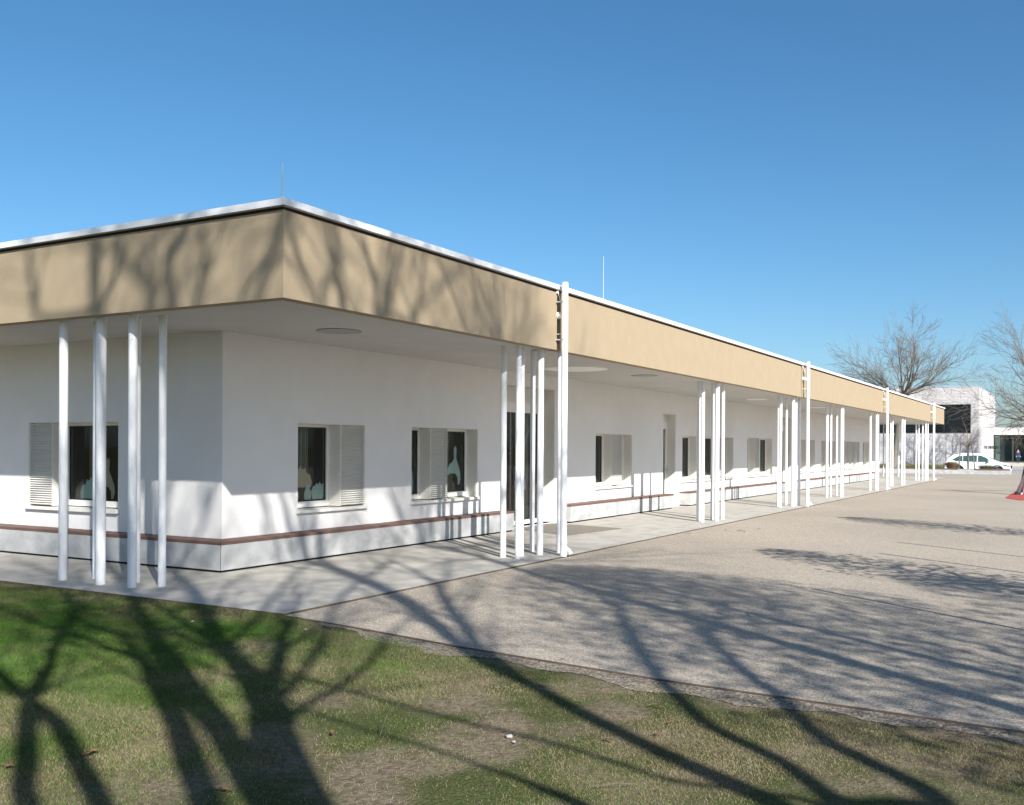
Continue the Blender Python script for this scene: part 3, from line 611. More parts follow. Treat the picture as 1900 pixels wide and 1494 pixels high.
def shadow_tree(name, base, stems, r0, label, seed, twigs=1.0):
    r = random.Random(seed); t = thing(name, base, label, 'tree', 'tall bare trees on the lawn')
    T, C = MB(), MB(); b = Vector(base)
    anchors = [(b+Vector((0, 0, z)), r0) for z in (1.2, 1.8)]
    T.tube([b-Vector((0, 0, .15)), b+Vector((0, 0, .3)), b+Vector((0, 0, 1.2)), b+Vector((0, 0, 2.0))], [r0*1.5, r0*1.12, r0, r0*.85], 12)
    nodes = [(b+Vector((0, 0, z)), r0*.8) for z in (1.4, 1.6, 1.9)]
    for L in sorted(stems, key=lambda s: s[0][2]):
        pts = [Vector(p[:3]) for p in L]; rad = [p[3] for p in L]
        # join to the nearest lower wood
        best = min(nodes, key=lambda q: ((q[0].x-pts[0].x)**2+(q[0].y-pts[0].y)**2)*3+abs(q[0].z-(pts[0].z-.6-.5*math.hypot(q[0].x-pts[0].x, q[0].y-pts[0].y)))**2*(1 if q[0].z < pts[0].z+.02 else 40))
        p0 = best[0]; mid = p0.lerp(pts[0], .55); mid = Vector((pts[0].x*.7+p0.x*.3, pts[0].y*.7+p0.y*.3, mid.z))
        if (p0-pts[0]).length > .05: pts = [p0, mid]+pts; rad = [min(best[1], rad[0]*1.25), rad[0]*1.1]+rad
        # resample smoothly
        P2, R2 = [], []
        for i in range(len(pts)-1):
            a0 = pts[max(i-1, 0)]; a1 = pts[i]; a2 = pts[i+1]; a3 = pts[min(i+2, len(pts)-1)]
            for k in range(4):
                u = k/4; P2.append(.5*((2*a1)+(a2-a0)*u+(2*a0-5*a1+4*a2-a3)*u*u+(3*a1-a0-3*a2+a3)*u**3)); R2.append(rad[i]*(1-u)+rad[i+1]*u)
        P2.append(pts[-1]); R2.append(rad[-1])
        T.tube(P2, R2, 9, caps=True); nodes += list(zip(P2, R2))
        # tip grows on, side twigs
        d = (P2[-1]-P2[-3]).normalized()
        for q in range(2): grow(T, C, r, P2[-1], (d+rvec(r)*.35*q).normalized(), 2.2, R2[-1]*.85, 2, 6, .08, .6, (2, 3), ratio=.72)
        k = 4
        while k < len(P2)-1:
            if P2[k].z > 5.4 and r.random() < .85*twigs:
                ax = rvec(r); dd = (P2[k+1]-P2[k]).normalized(); nd = (Matrix.Rotation(r.uniform(.5, 1.0), 3, ax) @ dd)
                grow(T, C, r, P2[k], nd, r.uniform(.9, 2.3), min(R2[k]*.42, .019), 3, 6, .08, .6, (2, 4))
            k += 2
    T.build('trunk', 'bark', t, smooth=True); C.build('crown', 'twig', t); MINR = 0
    return t
tree('bare_tree', (-10.65, -12.4, -.05), 11.4, .09, (.02, .03, 0), 14, 5, 'unseen tall bare tree added well behind the viewer for soft shade on the left fascia', 61, 1.75, 'tall bare trees on the lawn', up=.05, spread=.7, nchild=(4, 5), thr=.03, ratio=.72, elev=(.2, 1.3))  # added out of view so its crown dapples the left fascia and wall
tree('bare_tree', (-5.0, -13.2, -.05), 11.4, .10, (.02, .03, 0), 14, 5, 'unseen tall bare tree added well behind the viewer for soft shade on the right fascia', 62, 2.0, 'tall bare trees on the lawn', up=.05, spread=.7, nchild=(4, 5), thr=.03, ratio=.72, elev=(.2, 1.3))  # second unseen crown, added for dappled shade on the right fascia
left_high = [L for L in LIMBS_HIGH if L[0][0] < -7.3]; right_high = [L for L in LIMBS_HIGH if L[0][0] >= -7.3]
trunkA = [[(-8.20, -9.35, 2.1, .21), (-8.13, -9.42, 3.4, .20), (-8.10, -9.45, 4.22, .20), (-8.06, -9.55, 4.8, .16), (-8.01, -9.63, 5.3, .12)]]
shadow_tree('bare_tree', (-8.35, -9.2, -.05), trunkA+LIMBS_NEAR+left_high, .24, 'tall many-stemmed bare tree standing just behind the viewer, left', 3)
shadow_tree('bare_tree', (-6.95, -11.7, -.05), LIMBS_FAR+right_high, .22, 'tall many-stemmed bare tree behind the viewer, further right', 8)
def twiggy(base, h, cr, seed, label, n=46, r0=.1, lvl=4, z0=.35, tw=.012, rings=1.0, leaf=0):
    r = random.Random(seed); t = thing('bushy_tree', base, label, 'tree', 'dense twiggy trees beside the playground')
    T, C = MB(), MB(); b = Vector(base); T.tube([b-Vector((0, 0, .1)), b+Vector((0, 0, h*.5)), b+Vector((.1, .1, h))], [r0, r0*.6, .012], 9)
    for k in range(n):
        f = z0+(1-z0)*k/n; q = b+Vector((0, 0, h*f)); az = k*2.4+r.uniform(-.3, .3); el = .15+.5*f
        L = cr*(math.sin(math.pi*(.18+.80*(f-z0)/(1-z0)))**.8)*r.uniform(.8, 1.1)
        grow(T, C, r, q, Vector((math.cos(az)*math.cos(el), math.sin(az)*math.cos(el), math.sin(el))), L*.62, .016+.012*(1-f), 2, lvl, .05, .6, (3, 5), thr=.02)
    if leaf:
        lf = MB()
        for i in range(leaf):
            f = r.random(); z = h*(z0+(1-z0)*f); R_ = cr*(math.sin(math.pi*(.15+.8*f))**.8)*math.sqrt(r.random()); a_ = r.uniform(0, 6.283)
            c = b+Vector((R_*math.cos(a_), R_*math.sin(a_), z)); u = rvec(r)*r.uniform(.03, .07); v = u.cross(rvec(r)).normalized()*r.uniform(.025, .05)
            lf.face([c-u, c+v, c+u, c-v])
        lf.build('foliage', 'shrubred', t)
    T.build('trunk', 'bark', t, smooth=True); C.build('crown', 'twig', t)
twiggy((-5.3, -14.8, -.05), 10.6, 2.7, 4, 'tall tree with dense twiggy crown behind the viewer', 60, .16, 5, .40, leaf=9000)
twiggy((-2.9, -18.2, -.05), 9.8, 2.2, 5, 'second dense twiggy tree behind the viewer', 50, .16, 4, .45, leaf=3500)
twiggy((4.16, -9.1, -.05), 5.0, 1.15, 6, 'small twiggy tree right of the frame, nearest the viewer', 44, .05, 4, .3, leaf=1300)
twiggy((13.05, -8.65, -.05), 5.0, 1.2, 7, 'small twiggy tree right of the frame, further along the paving', 44, .05, 4, .35, leaf=1200)
for i, (x, y, h) in enumerate(((1.86, -8.04, 2.8), (6.32, -8.39, 3.1), (8.55, -8.32, 3.1))):
    m = MB(); m.tube([(x, y, -.05), (x, y, h)], .03, 12); m.tube([(x, y, -.05), (x, y, .02)], .08, 12)
    o = m.build('playground_pole', 'steel', None); tag(o, ('slim steel pole right of the frame, nearest the lawn', 'slim steel pole right of the frame, middle of the three', 'slim steel pole right of the frame, farthest from the lawn')[i], 'pole', 'slim steel poles on the playground')

# ------------------------------------------------------------------ playground frame and rubber mat
rm = MB(); rm.prism([(31.2, -4.84), (36.8, -4.84), (36.8, -9.5), (29.6, -9.5), (29.6, -5.4)], -.06, GZ+.012)
tag(rm.build('rubber_mat', 'red'), 'red rubber safety mat at the right edge under the swing posts', 'rubber mat')
sw = thing('swing_frame', (34.3, -5.12, GZ), 'leaning steel and dark posts of a swing frame standing on the red mat', 'swing')
for (x0, y0, x1, y1, z1, r, m_) in ((34.2, -5.06, 34.5, -6.25, 2.9, .082, 'steel'), (34.42, -5.16, 34.5, -5.72, 3.0, .075, 'darkpost'), (31.0, -8.9, 32.0, -8.4, 2.9, .08, 'steel'), (36.5, -8.9, 35.6, -8.4, 2.9, .08, 'steel')):
    m = MB(); m.tube([(x0, y0, GZ), (x1, y1, z1)], r, 16); o = m.build('post', m_, sw, smooth=True)
    f = MB(); f.tube([(x0, y0, GZ), (x0+(x1-x0)*.03, y0+(y1-y0)*.03, GZ+.10)], r+.012, 16); f.build('foot_sleeve', 'cardark' if m_ == 'steel' else 'steel', o)
m = MB(); m.tube([(34.5, -5.7, 2.9), (34.5, -6.3, 2.86), (32.0, -8.4, 2.88)], .05, 12); m.tube([(34.5, -6.3, 2.86), (35.6, -8.4, 2.9)], .05, 12); m.build('top_bar', 'steel', sw, smooth=True)

# ------------------------------------------------------------------ planter wall
pw = thing('planter_wall', (68, -.6, GZ), 'low white concrete planter wall with thin brown seat boards in front of the car', 'planter')
m = MB(); m.prism([(67.65, 9), (68.25, -3.0), (70.4, -2.9), (69.9, 9)], GZ, .27); m.build('kerb', 'bench', pw)
m = MB(); m.prism([(67.68, 8.9), (68.04, .35), (68.5, .37), (68.1, 8.9)], .272, .33); m.build('seat_board', 'wood', pw); m = MB(); m.prism([(68.08, -.75), (68.2, -2.95), (68.7, -2.9), (68.55, -.7)], .272, .33); m.build('seat_board', 'wood', pw)
m = MB(); m.prism([(68.9, 8.8), (69.0, -2.6), (70.1, -2.55), (69.6, 8.8)], .25, .29); m.build('soil', 'soil', pw)
def shrub(c, rx, rz, n, mt, lab, seed):
    r = random.Random(seed); m = MB()
    for i in range(n):
        a_ = r.uniform(0, 6.283); R_ = rx*math.sqrt(r.random())*.5; p = Vector((c[0]+R_*math.cos(a_), c[1]+R_*math.sin(a_)*1.4, c[2]))
        d = Vector((math.cos(a_)*rx*r.random(), math.sin(a_)*rx*1.3*r.random(), rz*r.uniform(.5, 1))); s = d.cross(Vector((0, 0, 1))).normalized()*.012
        m.face([p-s, p+s, p+d*.7+s*.8, p+d])
    return tag(m.build('shrub', mt), lab, 'shrub', 'low shrubs in the planter')
shrub((69.2, .85, .28), .42, .6, 900, 'shrubred', 'round russet shrub in front of the rear wheel of the car', 1)
shrub((69.3, -1.35, .28), .5, .36, 700, 'shrub', 'low olive shrub in front of the car door', 2)
gm = MB(); r_ = random.Random(4)
for i in range(9000):
    y = r_.uniform(2, 17); x = 103.5+r_.uniform(-2.2, 2.2); hh = r_.uniform(.15, .5)
    gm.face([(x, y-.03, -.3), (x, y+.03, -.3), (x+r_.uniform(-.1, .1), y+r_.uniform(-.1, .1), -.3+hh)])
tag(gm.build('rough_grass', 'shrub'), 'strip of rough grass along the foot of the white brick building', 'grass', kind='stuff')

# ------------------------------------------------------------------ white brick building + glazed annex
bb = thing('brick_building', (107, 2.23, -.3), 'tall white limewashed brick building with large dark loggia opening', 'building')
X0, Y0, X1, Y1, ZT = 107, 2.23, 130.6, 26, 8.35
wy0, wy1, wz0, wz1 = 2.98, 13.6, 3.42, 6.52
m = MB(); Zb = -.31
for (a, b2, c, e) in ((Y0, wy0, Zb, ZT), (wy1, Y1, Zb, ZT), (wy0, wy1, Zb, wz0), (wy0, wy1, wz1, ZT)):
    m.face([(X0, a, c), (X0, a, e), (X0, b2, e), (X0, b2, c)])
m.face([(X0, Y0, Zb), (X1, Y0, Zb), (X1, Y0, ZT), (X0, Y0, ZT)]); m.face([(X1, Y0, Zb), (X1, Y1, Zb), (X1, Y1, ZT), (X1, Y0, ZT)])
m.face([(X0, Y1, Zb), (X0, Y1, ZT), (X1, Y1, ZT), (X1, Y1, Zb)])
D = 1.6
m.face([(X0, wy0, wz0), (X0+D, wy0, wz0), (X0+D, wy0, wz1), (X0, wy0, wz1)]); m.face([(X0, wy0, wz0), (X0, wy1, wz0), (X0+D, wy1, wz0), (X0+D, wy0, wz0)]); m.face([(X0, wy0, wz1), (X0+D, wy0, wz1), (X0+D, wy1, wz1), (X0, wy1, wz1)]); m.face([(X0, wy1, wz0), (X0, wy1, wz1), (X0+D, wy1, wz1), (X0+D, wy1, wz0)])
wallb = m.build('wall', 'whitebrick', bb)
m = MB(); m.box(X0-.03, X1+.03, Y0-.03, Y1, ZT, ZT+.10); m.build('parapet_cap', 'steel', bb)
m = MB(); m.box(X0+.25, X0+.3, wy0+.002, wy1-.002, wz0+.002, wz1-.002); wn = m.build('window', 'dark', bb)
m = MB()
for y in (3.0, 5.6, 8.2, 10.8, 13.5): m.box(X0+.2, X0+.249, y, y+.07, wz0+.01, wz1-.01)
m.box(X0+.2, X0+.249, wy0+.01, wy1-.01, wz0+.01, wz0+.1)
m.build('frame', 'steeldark', wn)
# blurred dark lettering, too small to read in the photo
m = MB(); xx = 114.0; r_ = random.Random(2)
for k in range(12):
    if k == 3: xx += 1.6; continue
    wd = r_.uniform(.7, 1.05); hb = .36
    m.box(xx, xx+.2, Y0-.05, Y0-.01, 1.78, 1.78+hb)
    if k % 3 != 1: m.box(xx+.2, xx+wd, Y0-.05, Y0-.01, 1.78+hb-.1, 1.78+hb)
    if k % 2: m.box(xx+.2, xx+wd*.9, Y0-.05, Y0-.01, 1.90, 1.98)
    if k % 4 == 2: m.box(xx+wd-.2, xx+wd, Y0-.05, Y0-.01, 1.78, 2.06)
    xx += wd+.42
m.build('lettering', 'steeldark', bb)
ax = thing('glazed_annex', (128, -8, -.3), 'low annex with pale roof band and dark-framed glass front at the right edge', 'building')
m = MB(); m.box(128, 140, -24, 2.2, 3.55, 4.43); m.build('roof_band', 'render', ax)
m = MB(); m.box(127.9, 140, -24, 2.2, -.3, .12); m.build('plinth', 'slab', ax)
m = MB(); m.box(139, 139.2, -24, 2.2, .12, 3.55); m.build('back_wall', 'interior', ax)
for i in range(8):
    y1 = 2.15-i*2.1; y0 = y1-2.1; m = MB(); m.box(128.2, 128.3, y0, y0+.1, .12, 3.55); m.box(128.2, 128.3, y1-.06, y1, .12, 3.55); m.box(128.2, 128.3, y0, y1, 3.42, 3.55); m.box(128.2, 128.3, y0+.1, y1-.06, .12, .3); m.box(128.2, 128.3, y0+.1, y1-.06, 3.08, 3.14)
    f = m.build('window', 'steeldark', ax); g2 = MB(); g2.box(128.24, 128.26, y0+.1, y1-.06, .3, 3.42); g2.build('pane', 'glassfar', f)
# ------------------------------------------------------------------ person seen through the annex glass
def skin_person(loc, label):
    t = thing('person', loc, label, 'person'); x, y, z = loc
    def skinmesh(name, pts, edges, rads, m, parent, sub=2):
        me = bpy.data.meshes.new(name); me.from_pydata(pts, edges, []); o = bpy.data.objects.new(name, me); col.objects.link(o); o.parent = parent
        md = o.modifiers.new('skin', 'SKIN'); 
        for i, rr in enumerate(rads): me.skin_vertices[0].data[i].radius = (rr, rr) if not isinstance(rr, tuple) else rr
        me.skin_vertices[0].data[0].use_root = True
        s = o.modifiers.new('sub', 'SUBSURF'); s.levels = sub; s.render_levels = sub
        me.materials.append(MT[m]); return o
    P_ = [(0, 0, .92), (0, 0, 1.15), (0, 0, 1.38), (0, 0, 1.50), (.01, 0, 1.60), (.02, 0, 1.72), (0, .19, 1.40), (.03, .25, 1.12), (.12, .24, .90), (.14, .24, .80),
          (0, -.19, 1.40), (.03, -.25, 1.12), (.12, -.24, .90), (.14, -.24, .80), (0, .10, .86), (.02, .11, .48), (0, .12, .08), (.12, .13, .04), (0, -.10, .86), (.03, -.11, .48), (0, -.12, .08), (.12, -.13, .04)]
    E_ = [(0, 1), (1, 2), (2, 3), (3, 4), (4, 5), (2, 6), (6, 7), (7, 8), (8, 9), (2, 10), (10, 11), (11, 12), (12, 13), (0, 14), (14, 15), (15, 16), (16, 17), (0, 18), (18, 19), (19, 20), (20, 21)]
    R_ = [(.13, .16), (.12, .15), (.12, .17), .055, .09, .085, .06, .045, .035, .04, .06, .045, .035, .04, .085, .06, .04, .04, .085, .06, .04, .04]
    skinmesh('body', P_, E_, R_, 'skin', t)
    skinmesh('jacket', [(0, 0, .88), (0, 0, 1.15), (0, 0, 1.40), (0, .2, 1.40), (.03, .25, 1.12), (.1, .245, .93), (0, -.2, 1.40), (.03, -.25, 1.12), (.1, -.245, .93)],
             [(0, 1), (1, 2), (2, 3), (3, 4), (4, 5), (2, 6), (6, 7), (7, 8)], [(.16, .19), (.15, .18), (.15, .19), .08, .065, .055, .08, .065, .055], 'jacket', t)
    skinmesh('trousers', [(0, 0, .93), (0, .1, .84), (.02, .11, .48), (0, .12, .12), (0, -.1, .84), (.03, -.11, .48), (0, -.12, .12)],
             [(0, 1), (1, 2), (2, 3), (0, 4), (4, 5), (5, 6)], [(.15, .17), .11, .08, .065, .11, .08, .065], 'jeans', t)
    skinmesh('hair', [(-.02, 0, 1.72), (.0, 0, 1.79)], [(0, 1)], [.1, .09], 'cardark', t)
    t.rotation_euler = (0, 0, math.radians(200))
    return t
skin_person((126.3, -.60, -.02), 'person in a blue jacket and dark teal trousers standing at the glass front')
pm = MB(); pm.prism([(127.9, 2.1), (125.2, 2.1), (125.2, -16), (127.9, -16)], -.29, -.02); struct(pm, 'entrance_step', 'slab')

# ------------------------------------------------------------------ parked car (built along local x, nose at +x)
def car(loc, rot, label):
    t = thing('parked_car', (0, 0, 0), label, 'car')
    prof = [(-2.22, .34), (-2.27, .60), (-2.24, .92), (-2.16, 1.05), (-1.98, 1.33), (-1.72, 1.56), (-1.2, 1.66), (-.4, 1.68), (.3, 1.62), (.72, 1.44), (1.15, 1.16), (1.45, 1.06), (1.95, .95), (2.18, .80), (2.27, .60), (2.25, .36), (2.1, .25)]
    wheels = (-1.33, 1.37)
    bot = [(1.76, .25)]
    def arch(cx, R): return [(cx+R*math.cos(a), .36+R*math.sin(a)) for a in [math.pi*k/10 for k in range(11)]]
    low = [(x, z) for x, z in arch(wheels[1], .40)]; low2 = arch(wheels[0], .40)
    outline = prof+low+[(.0, .24)]+low2
    def half(z):  # half width by height
        if z < .3: return .86
        if z < 1.02: return .90+.012*math.sin((z-.3)*4)
        return .90-(z-1.02)*.36
    mb = MB(); n = len(outline)
    for sgn in (1, -1):
        i = len(mb.v); mb.v += [(x, sgn*half(z), z) for x, z in outline]
        mb.f.append(tuple(range(i, i+n)) if sgn < 0 else tuple(range(i+n-1, i-1, -1))); mb.m.append(0)
    for k in range(n):
        q = (k+1) % n; mb.f.append((k, q, n+q, n+k)); mb.m.append(0)
    bo = mb.build('body', 'carpaint', t, bevel=.035); smooth_angle(bo, 35)
    # side windows, slightly proud of the cabin sides
    def panel(pts, off, m, nm, par, th=.01, two=True):
        for sgn in (1, -1):
            mm = MB(); q = [(x, sgn*(half(z)+off), z) for x, z in pts]; mm.face(q if sgn < 0 else q[::-1])
            q2 = [(x, sgn*(half(z)+off-th), z) for x, z in pts]
            for k in range(len(pts)): mm.face([q[k], q[(k+1) % len(q)], q2[(k+1) % len(q)], q2[k]])
            mm.build(nm, m, par)
    panel([(-1.72, 1.22), (-1.45, 1.12), (-1.02, 1.10), (-1.02, 1.50), (-1.3, 1.47)], .006, 'carglass', 'side_window', t)
    panel([(-.96, 1.10), (-.02, 1.06), (-.02, 1.54), (-.96, 1.51)], .006, 'carglass', 'side_window', t)
    panel([(.06, 1.06), (1.00, 1.05), (.62, 1.36), (.26, 1.52), (.06, 1.54)], .006, 'carglass', 'side_window', t)
    panel([(-2.20, .35), (-2.22, .52), (-1.80, .50), (-1.72, .40), (-.9, .40), (-.85, .30), (.95, .30), (1.0, .40), (1.75, .40), (1.85, .48), (2.24, .46), (2.22, .34), (1.8, .26), (-1.8, .26)], .008, 'cardark', 'cladding', t)
    for cx in wheels:
        ring_o = [(cx+.47*math.cos(a), .36+.47*math.sin(a)) for a in [math.pi*k/14 for k in range(15)]]; ring_i = [(cx+.40*math.cos(a), .36+.40*math.sin(a)) for a in [math.pi*k/14 for k in range(15)]]
        for sgn in (1, -1):
            mm = MB()
            for k in range(14): mm.face([(p[0], sgn*(half(p[1])+.012), p[1]) for p in (ring_o[k], ring_o[k+1], ring_i[k+1], ring_i[k])])
            mm.build('wheel_arch', 'cardark', t)
        for sgn in (1, -1):
            w2 = MB(); w2.tube([(cx, sgn*.66, .355), (cx, sgn*.70, .355), (cx, sgn*.86, .355), (cx, sgn*.885, .355)], [.31, .345, .345, .31], 28); wo = w2.build('wheel', 'cardark', t); smooth_angle(wo)
            w3 = MB(); w3.tube([(cx, sgn*.86, .355), (cx, sgn*.888, .355)], [.235, .235], 24)
            rr = w3.build('rim', 'cardark', wo); 
            w4 = MB()
            for k in range(5):
                a = 2*math.pi*k/5+.3; c_, s_ = math.cos(a), math.sin(a); px_, pz_ = -s_*.035, c_*.035
                q = [(cx+px_, sgn*.893, .355+pz_), (cx+c_*.23+px_, sgn*.893, .355+s_*.23+pz_), (cx+c_*.23-px_, sgn*.893, .355+s_*.23-pz_), (cx-px_, sgn*.893, .355-pz_)]
                w4.face(q); w4.face([(a1, sgn*.886, a3) for a1, a2, a3 in q])
            w4.tube([(cx, sgn*.886, .355), (cx, sgn*.90, .355)], .05, 12)
            w4.build('spokes', 'rim', wo)
    def quadstrip(zx, hw, m, nm, off=.008):
        mm = MB()
        (xa, za), (xb, zb) = zx; nx, nz = (zb-za), -(xb-xa); L = math.hypot(nx, nz); nx, nz = nx/L*off, nz/L*off
        if nz < 0: nx, nz = -nx, -nz
        mm.face([(xa+nx, -hw(za), za+nz), (xb+nx, -hw(zb), zb+nz), (xb+nx, hw(zb), zb+nz), (xa+nx, hw(za), za+nz)]); return mm.build(nm, m, t)
    quadstrip(((.76, 1.42), (1.12, 1.18)), lambda z: half(z)-.06, 'carglass', 'windscreen')
    quadstrip(((-1.96, 1.35), (-1.76, 1.53)), lambda z: half(z)-.08, 'carglass', 'rear_window')
    for sgn in (1, -1):
        m_ = MB(); m_.face([(x, sgn*(half(z)+.008), z) for x, z in ((-2.24, .93), (-1.72, 1.02), (-1.9, .90), (-2.25, .80))]); m_.face([(-2.262, sgn*y, z) for y, z in ((.9, .8), (.9, .95), (.5, .93), (.5, .84))]); m_.build('tail_lamp', 'redlamp', t)
        m_ = MB(); m_.face([(x, sgn*(half(z)+.008), z) for x, z in ((1.62, .90), (2.14, .80), (2.2, .72), (1.9, .76))]); m_.build('headlamp', 'carglass', t)
        m_ = MB(); m_.tube([(.86, sgn*.93, 1.10), (.80, sgn*1.05, 1.14)], [.05, .085], 10); m_.build('wing_mirror', 'carpaint', t)
    m_ = MB()
    for x in (2.285,): m_.face([(x, -.5, .78), (x, .5, .78), (x, .45, .56), (x, -.45, .56)])
    m_.box(2.2, 2.285, -.5, .5, .56, .78); m_.build('grille', 'cardark', t)
    for sgn in (1, -1): m_ = MB(); m_.tube([(-1.2, sgn*.60, 1.69), (.2, sgn*.60, 1.67)], .02, 6); m_.build('roof_rail', 'carpaint', t)
    t.location = loc; t.rotation_euler = (0, 0, rot); return t
car((74.5, -.42, -.30), math.radians(-90), 'white SUV parked side-on behind the planter wall')

# ------------------------------------------------------------------ grass
def vnoise(x, y, s, seed):
    x = x/s; y = y/s; xi_ = np.floor(x).astype(np.int64); yi_ = np.floor(y).astype(np.int64); fx = x-xi_; fy = y-yi_
    fx = fx*fx*(3-2*fx); fy = fy*fy*(3-2*fy)
    def h(a, b):
        k = (a*374761393+b*668265263+seed*362437) & 0xffffffff; k = ((k ^ (k >> 13))*1274126177) & 0xffffffff
        return ((k ^ (k >> 16)) & 0xffff)/65535.
    return (h(xi_, yi_)*(1-fx)+h(xi_+1, yi_)*fx)*(1-fy)+(h(xi_, yi_+1)*(1-fx)+h(xi_+1, yi_+1)*fx)*fy
rng = np.random.default_rng(5)
def lawn_blades(N, xr, yr, hmin, hmax, wdt, dens):
    x = rng.uniform(*xr, N); y = rng.uniform(*yr, N)
    # keep what the camera (or one a step aside) could see
    dx = x-CAMPOS.x; dy = y-CAMPOS.y; f = dx*fw.x+dy*fw.y; r = dx*rt.x+dy*rt.y
    ex = np.interp(-y, [-p[1] for p in EDGE], [p[0] for p in EDGE])
    gapw = np.where(y > -.6, .02, .40)*np.where(rng.random(len(x)) < .28, rng.uniform(.1, .7, len(x)), .72)
    edge_n = .08*np.sin(y*2.3)+.12*(vnoise(x, y, .35, 9)-.5)+.1*(vnoise(x, y, .12, 19)-.5)
    keep = (f > 2.2) & (np.abs(r) < f*.62+1.2) & (x < ex-gapw*np.clip((-y-.3)/1.2, .05, 1)+edge_n*np.clip((-y)/1.0, .15, 1))
    cov = .55*vnoise(x, y, 1.3, 1)+.30*vnoise(x, y, .45, 2)+.15*vnoise(x, y, .12, 3)
    lush = np.clip((y+5.2)/5.4, 0, 1)*np.clip((-x-.2)/1.5+.5, 0, 1)      # greener along the slab, thin and trodden to the right
    keep &= rng.random(len(x)) < np.clip((cov-.43+.30*lush)*3.6, .10, 1)*dens
    x, y, cov, lush = x[keep], y[keep], cov[keep], lush[keep]; n = len(x)
    near_edge = np.exp(-np.abs(np.interp(-y, [-p[1] for p in EDGE], [p[0] for p in EDGE])-x)/.12)*(y > -.8)
    hgt = rng.uniform(hmin, hmax, n)*(.65+.5*lush+.9*near_edge); a = rng.uniform(0, 2*np.pi, n); lean = rng.uniform(.2, 1.3, n)*hgt
    b = rng.uniform(0, 2*np.pi, n); ww = wdt*rng.uniform(.7, 1.3, n)
    z0 = np.full(n, -.064)
    v = np.empty((n, 3, 3))
    v[:, 0] = np.stack([x-np.cos(a)*ww, y-np.sin(a)*ww, z0], 1); v[:, 1] = np.stack([x+np.cos(a)*ww, y+np.sin(a)*ww, z0], 1)
    v[:, 2] = np.stack([x+np.cos(b)*lean, y+np.sin(b)*lean, z0+hgt], 1)
    u = rng.random(n)+.75*(vnoise(x, y, .5, 7)-.5)-.80*lush+.30
    mi = np.where(u > .62, 2, np.where(u > .26, 1, 0))
    return v.reshape(-1, 3), mi
va, ma = lawn_blades(3200000, (-9, .0), (-11, 9), .012, .028, .0018, 1.0)
nf = len(ma); me = bpy.data.meshes.new('grass')
me.vertices.add(nf*3); me.vertices.foreach_set('co', va.astype(np.float32).ravel())
me.loops.add(nf*3); me.loops.foreach_set('vertex_index', np.arange(nf*3, dtype=np.int32))
me.polygons.add(nf); me.polygons.foreach_set('loop_start', np.arange(0, nf*3, 3, dtype=np.int32)); me.polygons.foreach_set('loop_total', np.full(nf, 3, dtype=np.int32))
for k in ('blade1', 'blade2', 'blade3'): me.materials.append(MT[k])
me.polygons.foreach_set('material_index', ma.astype(np.int32)); me.update(); me.validate()
go = bpy.data.objects.new('grass', me); col.objects.link(go); tag(go, 'short worn lawn grass, greener beside the pavement', 'grass', kind='stuff')
print('blades', nf)

# ------------------------------------------------------------------ leaves, pebbles, twigs on the ground
def leaf(x, y, s, rot, lab, zg=-.05):
    m = MB(); pts = []
    for k in range(14):
        a = 2*math.pi*k/14; rr = s*(1 if k % 2 else .62)*(.55+.45*abs(math.cos(a))); pts.append((rr*math.cos(a), rr*math.sin(a)*.6))
    i = len(m.v); c, s_ = math.cos(rot), math.sin(rot)
    ring = [(x+p[0]*c-p[1]*s_, y+p[0]*s_+p[1]*c, zg+.012+.25*abs(p[1])+.10*s*math.sin(k*1.3)) for k, p in enumerate(pts)]
    m.v += ring+[(x, y, zg+.012)]+[(p[0], p[1], p[2]-.0015) for p in ring]+[(x, y, zg+.0105)]
    for k in range(14): m.f.append((k, (k+1) % 14, 14)); m.m.append(0); m.f.append((15+(k+1) % 14, 15+k, 29)); m.m.append(0)
    m.tube([(x+c*s*.6, y+s_*s*.6, zg+.014), (x+c*s*1.5, y+s_*s*1.5, zg+.012)], .0018, 4)
    return tag(m.build('fallen_leaf', 'leafd'), lab, 'leaf', 'brown leaves fallen on the lawn')
LV = [(170,1398,.075,'brown curled leaf beside the right stem shadow of the left tree'), (17,1423,.06,'brown leaf at the far left near the bottom'), (523,1283,.05,'brown leaf in the fork of the big trunk shadow'), (408,1466,.055,'brown leaf between the two broad shadows at the bottom'),
      (616,1361,.055,'brown leaf just right of the big trunk shadow'), (690,1222,.035,'small brown leaf where a twig shadow crosses the lawn'), (676,1169,.04,'brown leaf on the gravel strip near the pavement corner'), (1209,1309,.04,'small dark leaf above the long diagonal shadow'),
      (1227,1313,.04,'reddish leaf right of the small dark leaf'), (1218,1362,.05,'red-brown leaf at the edge of the long diagonal shadow'), (1130,1373,.04,'pale brown leaf below the long diagonal shadow'), (1245,1341,.035,'tiny dark leaf near the paving edge'), (1043,1224,.035,'leaf lying against the paving edging'), (340,1344,.03,'tiny leaf by the thin stem shadow')]
def gpt(px, py, z):
    v = fw+rt2*((px-PX)/FPX)-up2*((py-PY)/FPX); k = (z-CAMPOS.z)/v.z; return CAMPOS+v*k
for i, (px, py, s, lab) in enumerate(LV):
    q = gpt(px, py, -.045); leaf(round(q.x, 2), round(q.y, 2), s*.72, i*1.7, lab)
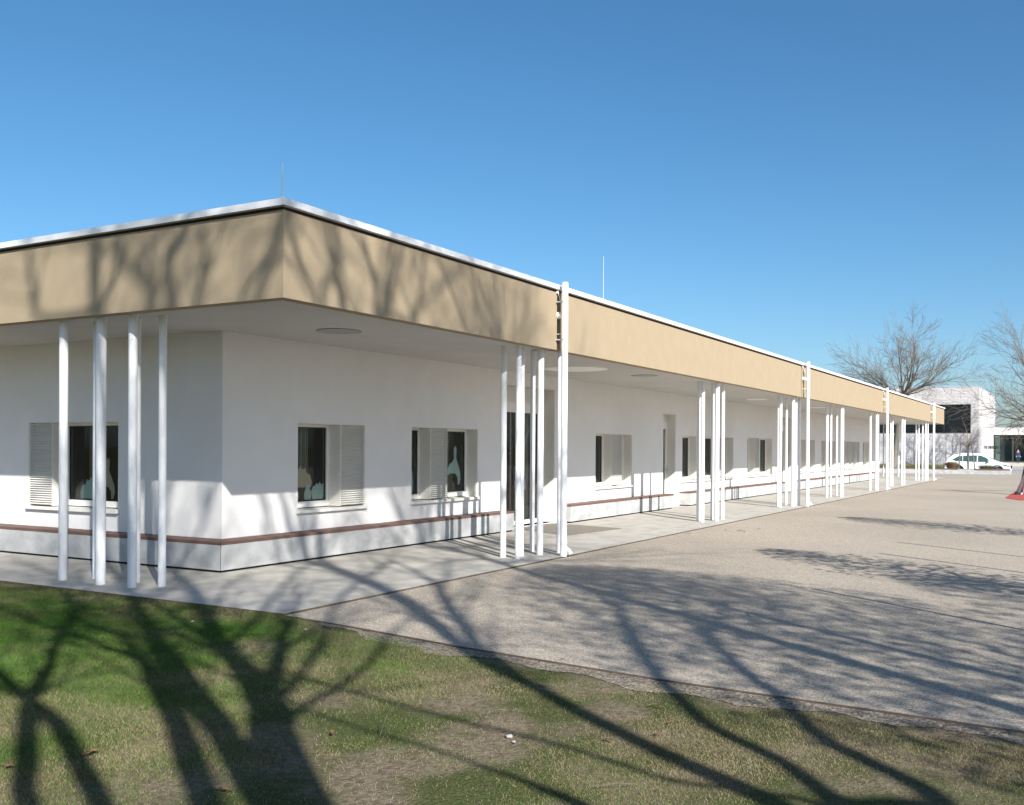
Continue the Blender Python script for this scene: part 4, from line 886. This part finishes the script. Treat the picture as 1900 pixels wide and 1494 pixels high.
for i, (px, py, s, lab) in enumerate(((945,1366,.024,'flat pale stone in the middle of the lawn'), (953,1376,.013,'small white stone next to the flat one'), (357,1153,.016,'small white pebble in the green grass'), (567,1168,.017,'white pebble by the pavement corner'))):
    q = gpt(px, py, -.05); m = MB(); bm_ = bmesh.new(); bmesh.ops.create_icosphere(bm_, subdivisions=2, radius=s)
    for v in bm_.verts: v.co = v.co*(1+rnd.uniform(-.15, .15)); v.co.z *= .5
    m.v = [(v.co.x+q.x, v.co.y+q.y, v.co.z+q.z) for v in bm_.verts]; m.f = [tuple(v.index for v in f.verts) for f in bm_.faces]; m.m = [0]*len(m.f); bm_.free()
    tag(m.build('pebble', 'pebble', smooth=True), lab, 'stone', 'pale stones on the lawn')
for i, (x, y, a, L, lab) in enumerate(((gpt(705,1370,-.05).x, gpt(705,1370,-.05).y, .3, .12, 'short upright dry twig in the lawn'), (gpt(1105,1465,-.05).x, gpt(1105,1465,-.05).y, -.9, .22, 'thin dark twig lying at the bottom of the lawn'), (gpt(905,1327,-.05).x, gpt(905,1327,-.05).y, -.6, .15, 'pale straw lying on the lawn'), (2.6, .9, .4, .09, 'small dark twig on the pavement'))):
    m = MB(); z = -.035 if x < 0 else -.02; m.tube([(x, y, z), (x+math.cos(a)*L*.5, y+math.sin(a)*L*.5, z+(.05 if i == 0 else .012)), (x+math.cos(a)*L, y+math.sin(a)*L, z+(.09 if i == 0 else .0))], .0018, 5)
    tag(m.build('fallen_twig', 'twig'), lab, 'twig', 'fallen twigs')
for i, (px, py, a, L, lab) in enumerate(((1345,985,.2,.25,'thin twig on the paving in front of the middle columns'), (1383,987,.9,.3,'second thin twig on the paving, right of the first'), (1270,991,-.4,.2,'short dark twig on the paving left of the middle columns'), (1405,983,.1,.35,'pale twig on the paving, rightmost by the middle columns'), (1170,1003,1.2,.16,'small twig on the sunny paving near the first downpipe'), (1390,1143,.5,.12,'tiny twig on the shaded paving'))):
    q = gpt(px, py, -.047); m = MB(); z = -.044
    m.tube([(q.x, q.y, z), (q.x+math.cos(a)*L*.5+.01, q.y+math.sin(a)*L*.5, z+.01), (q.x+math.cos(a)*L, q.y+math.sin(a)*L, z)], .004, 5)
    tag(m.build('fallen_twig', 'twig'), lab, 'twig', 'fallen twigs')
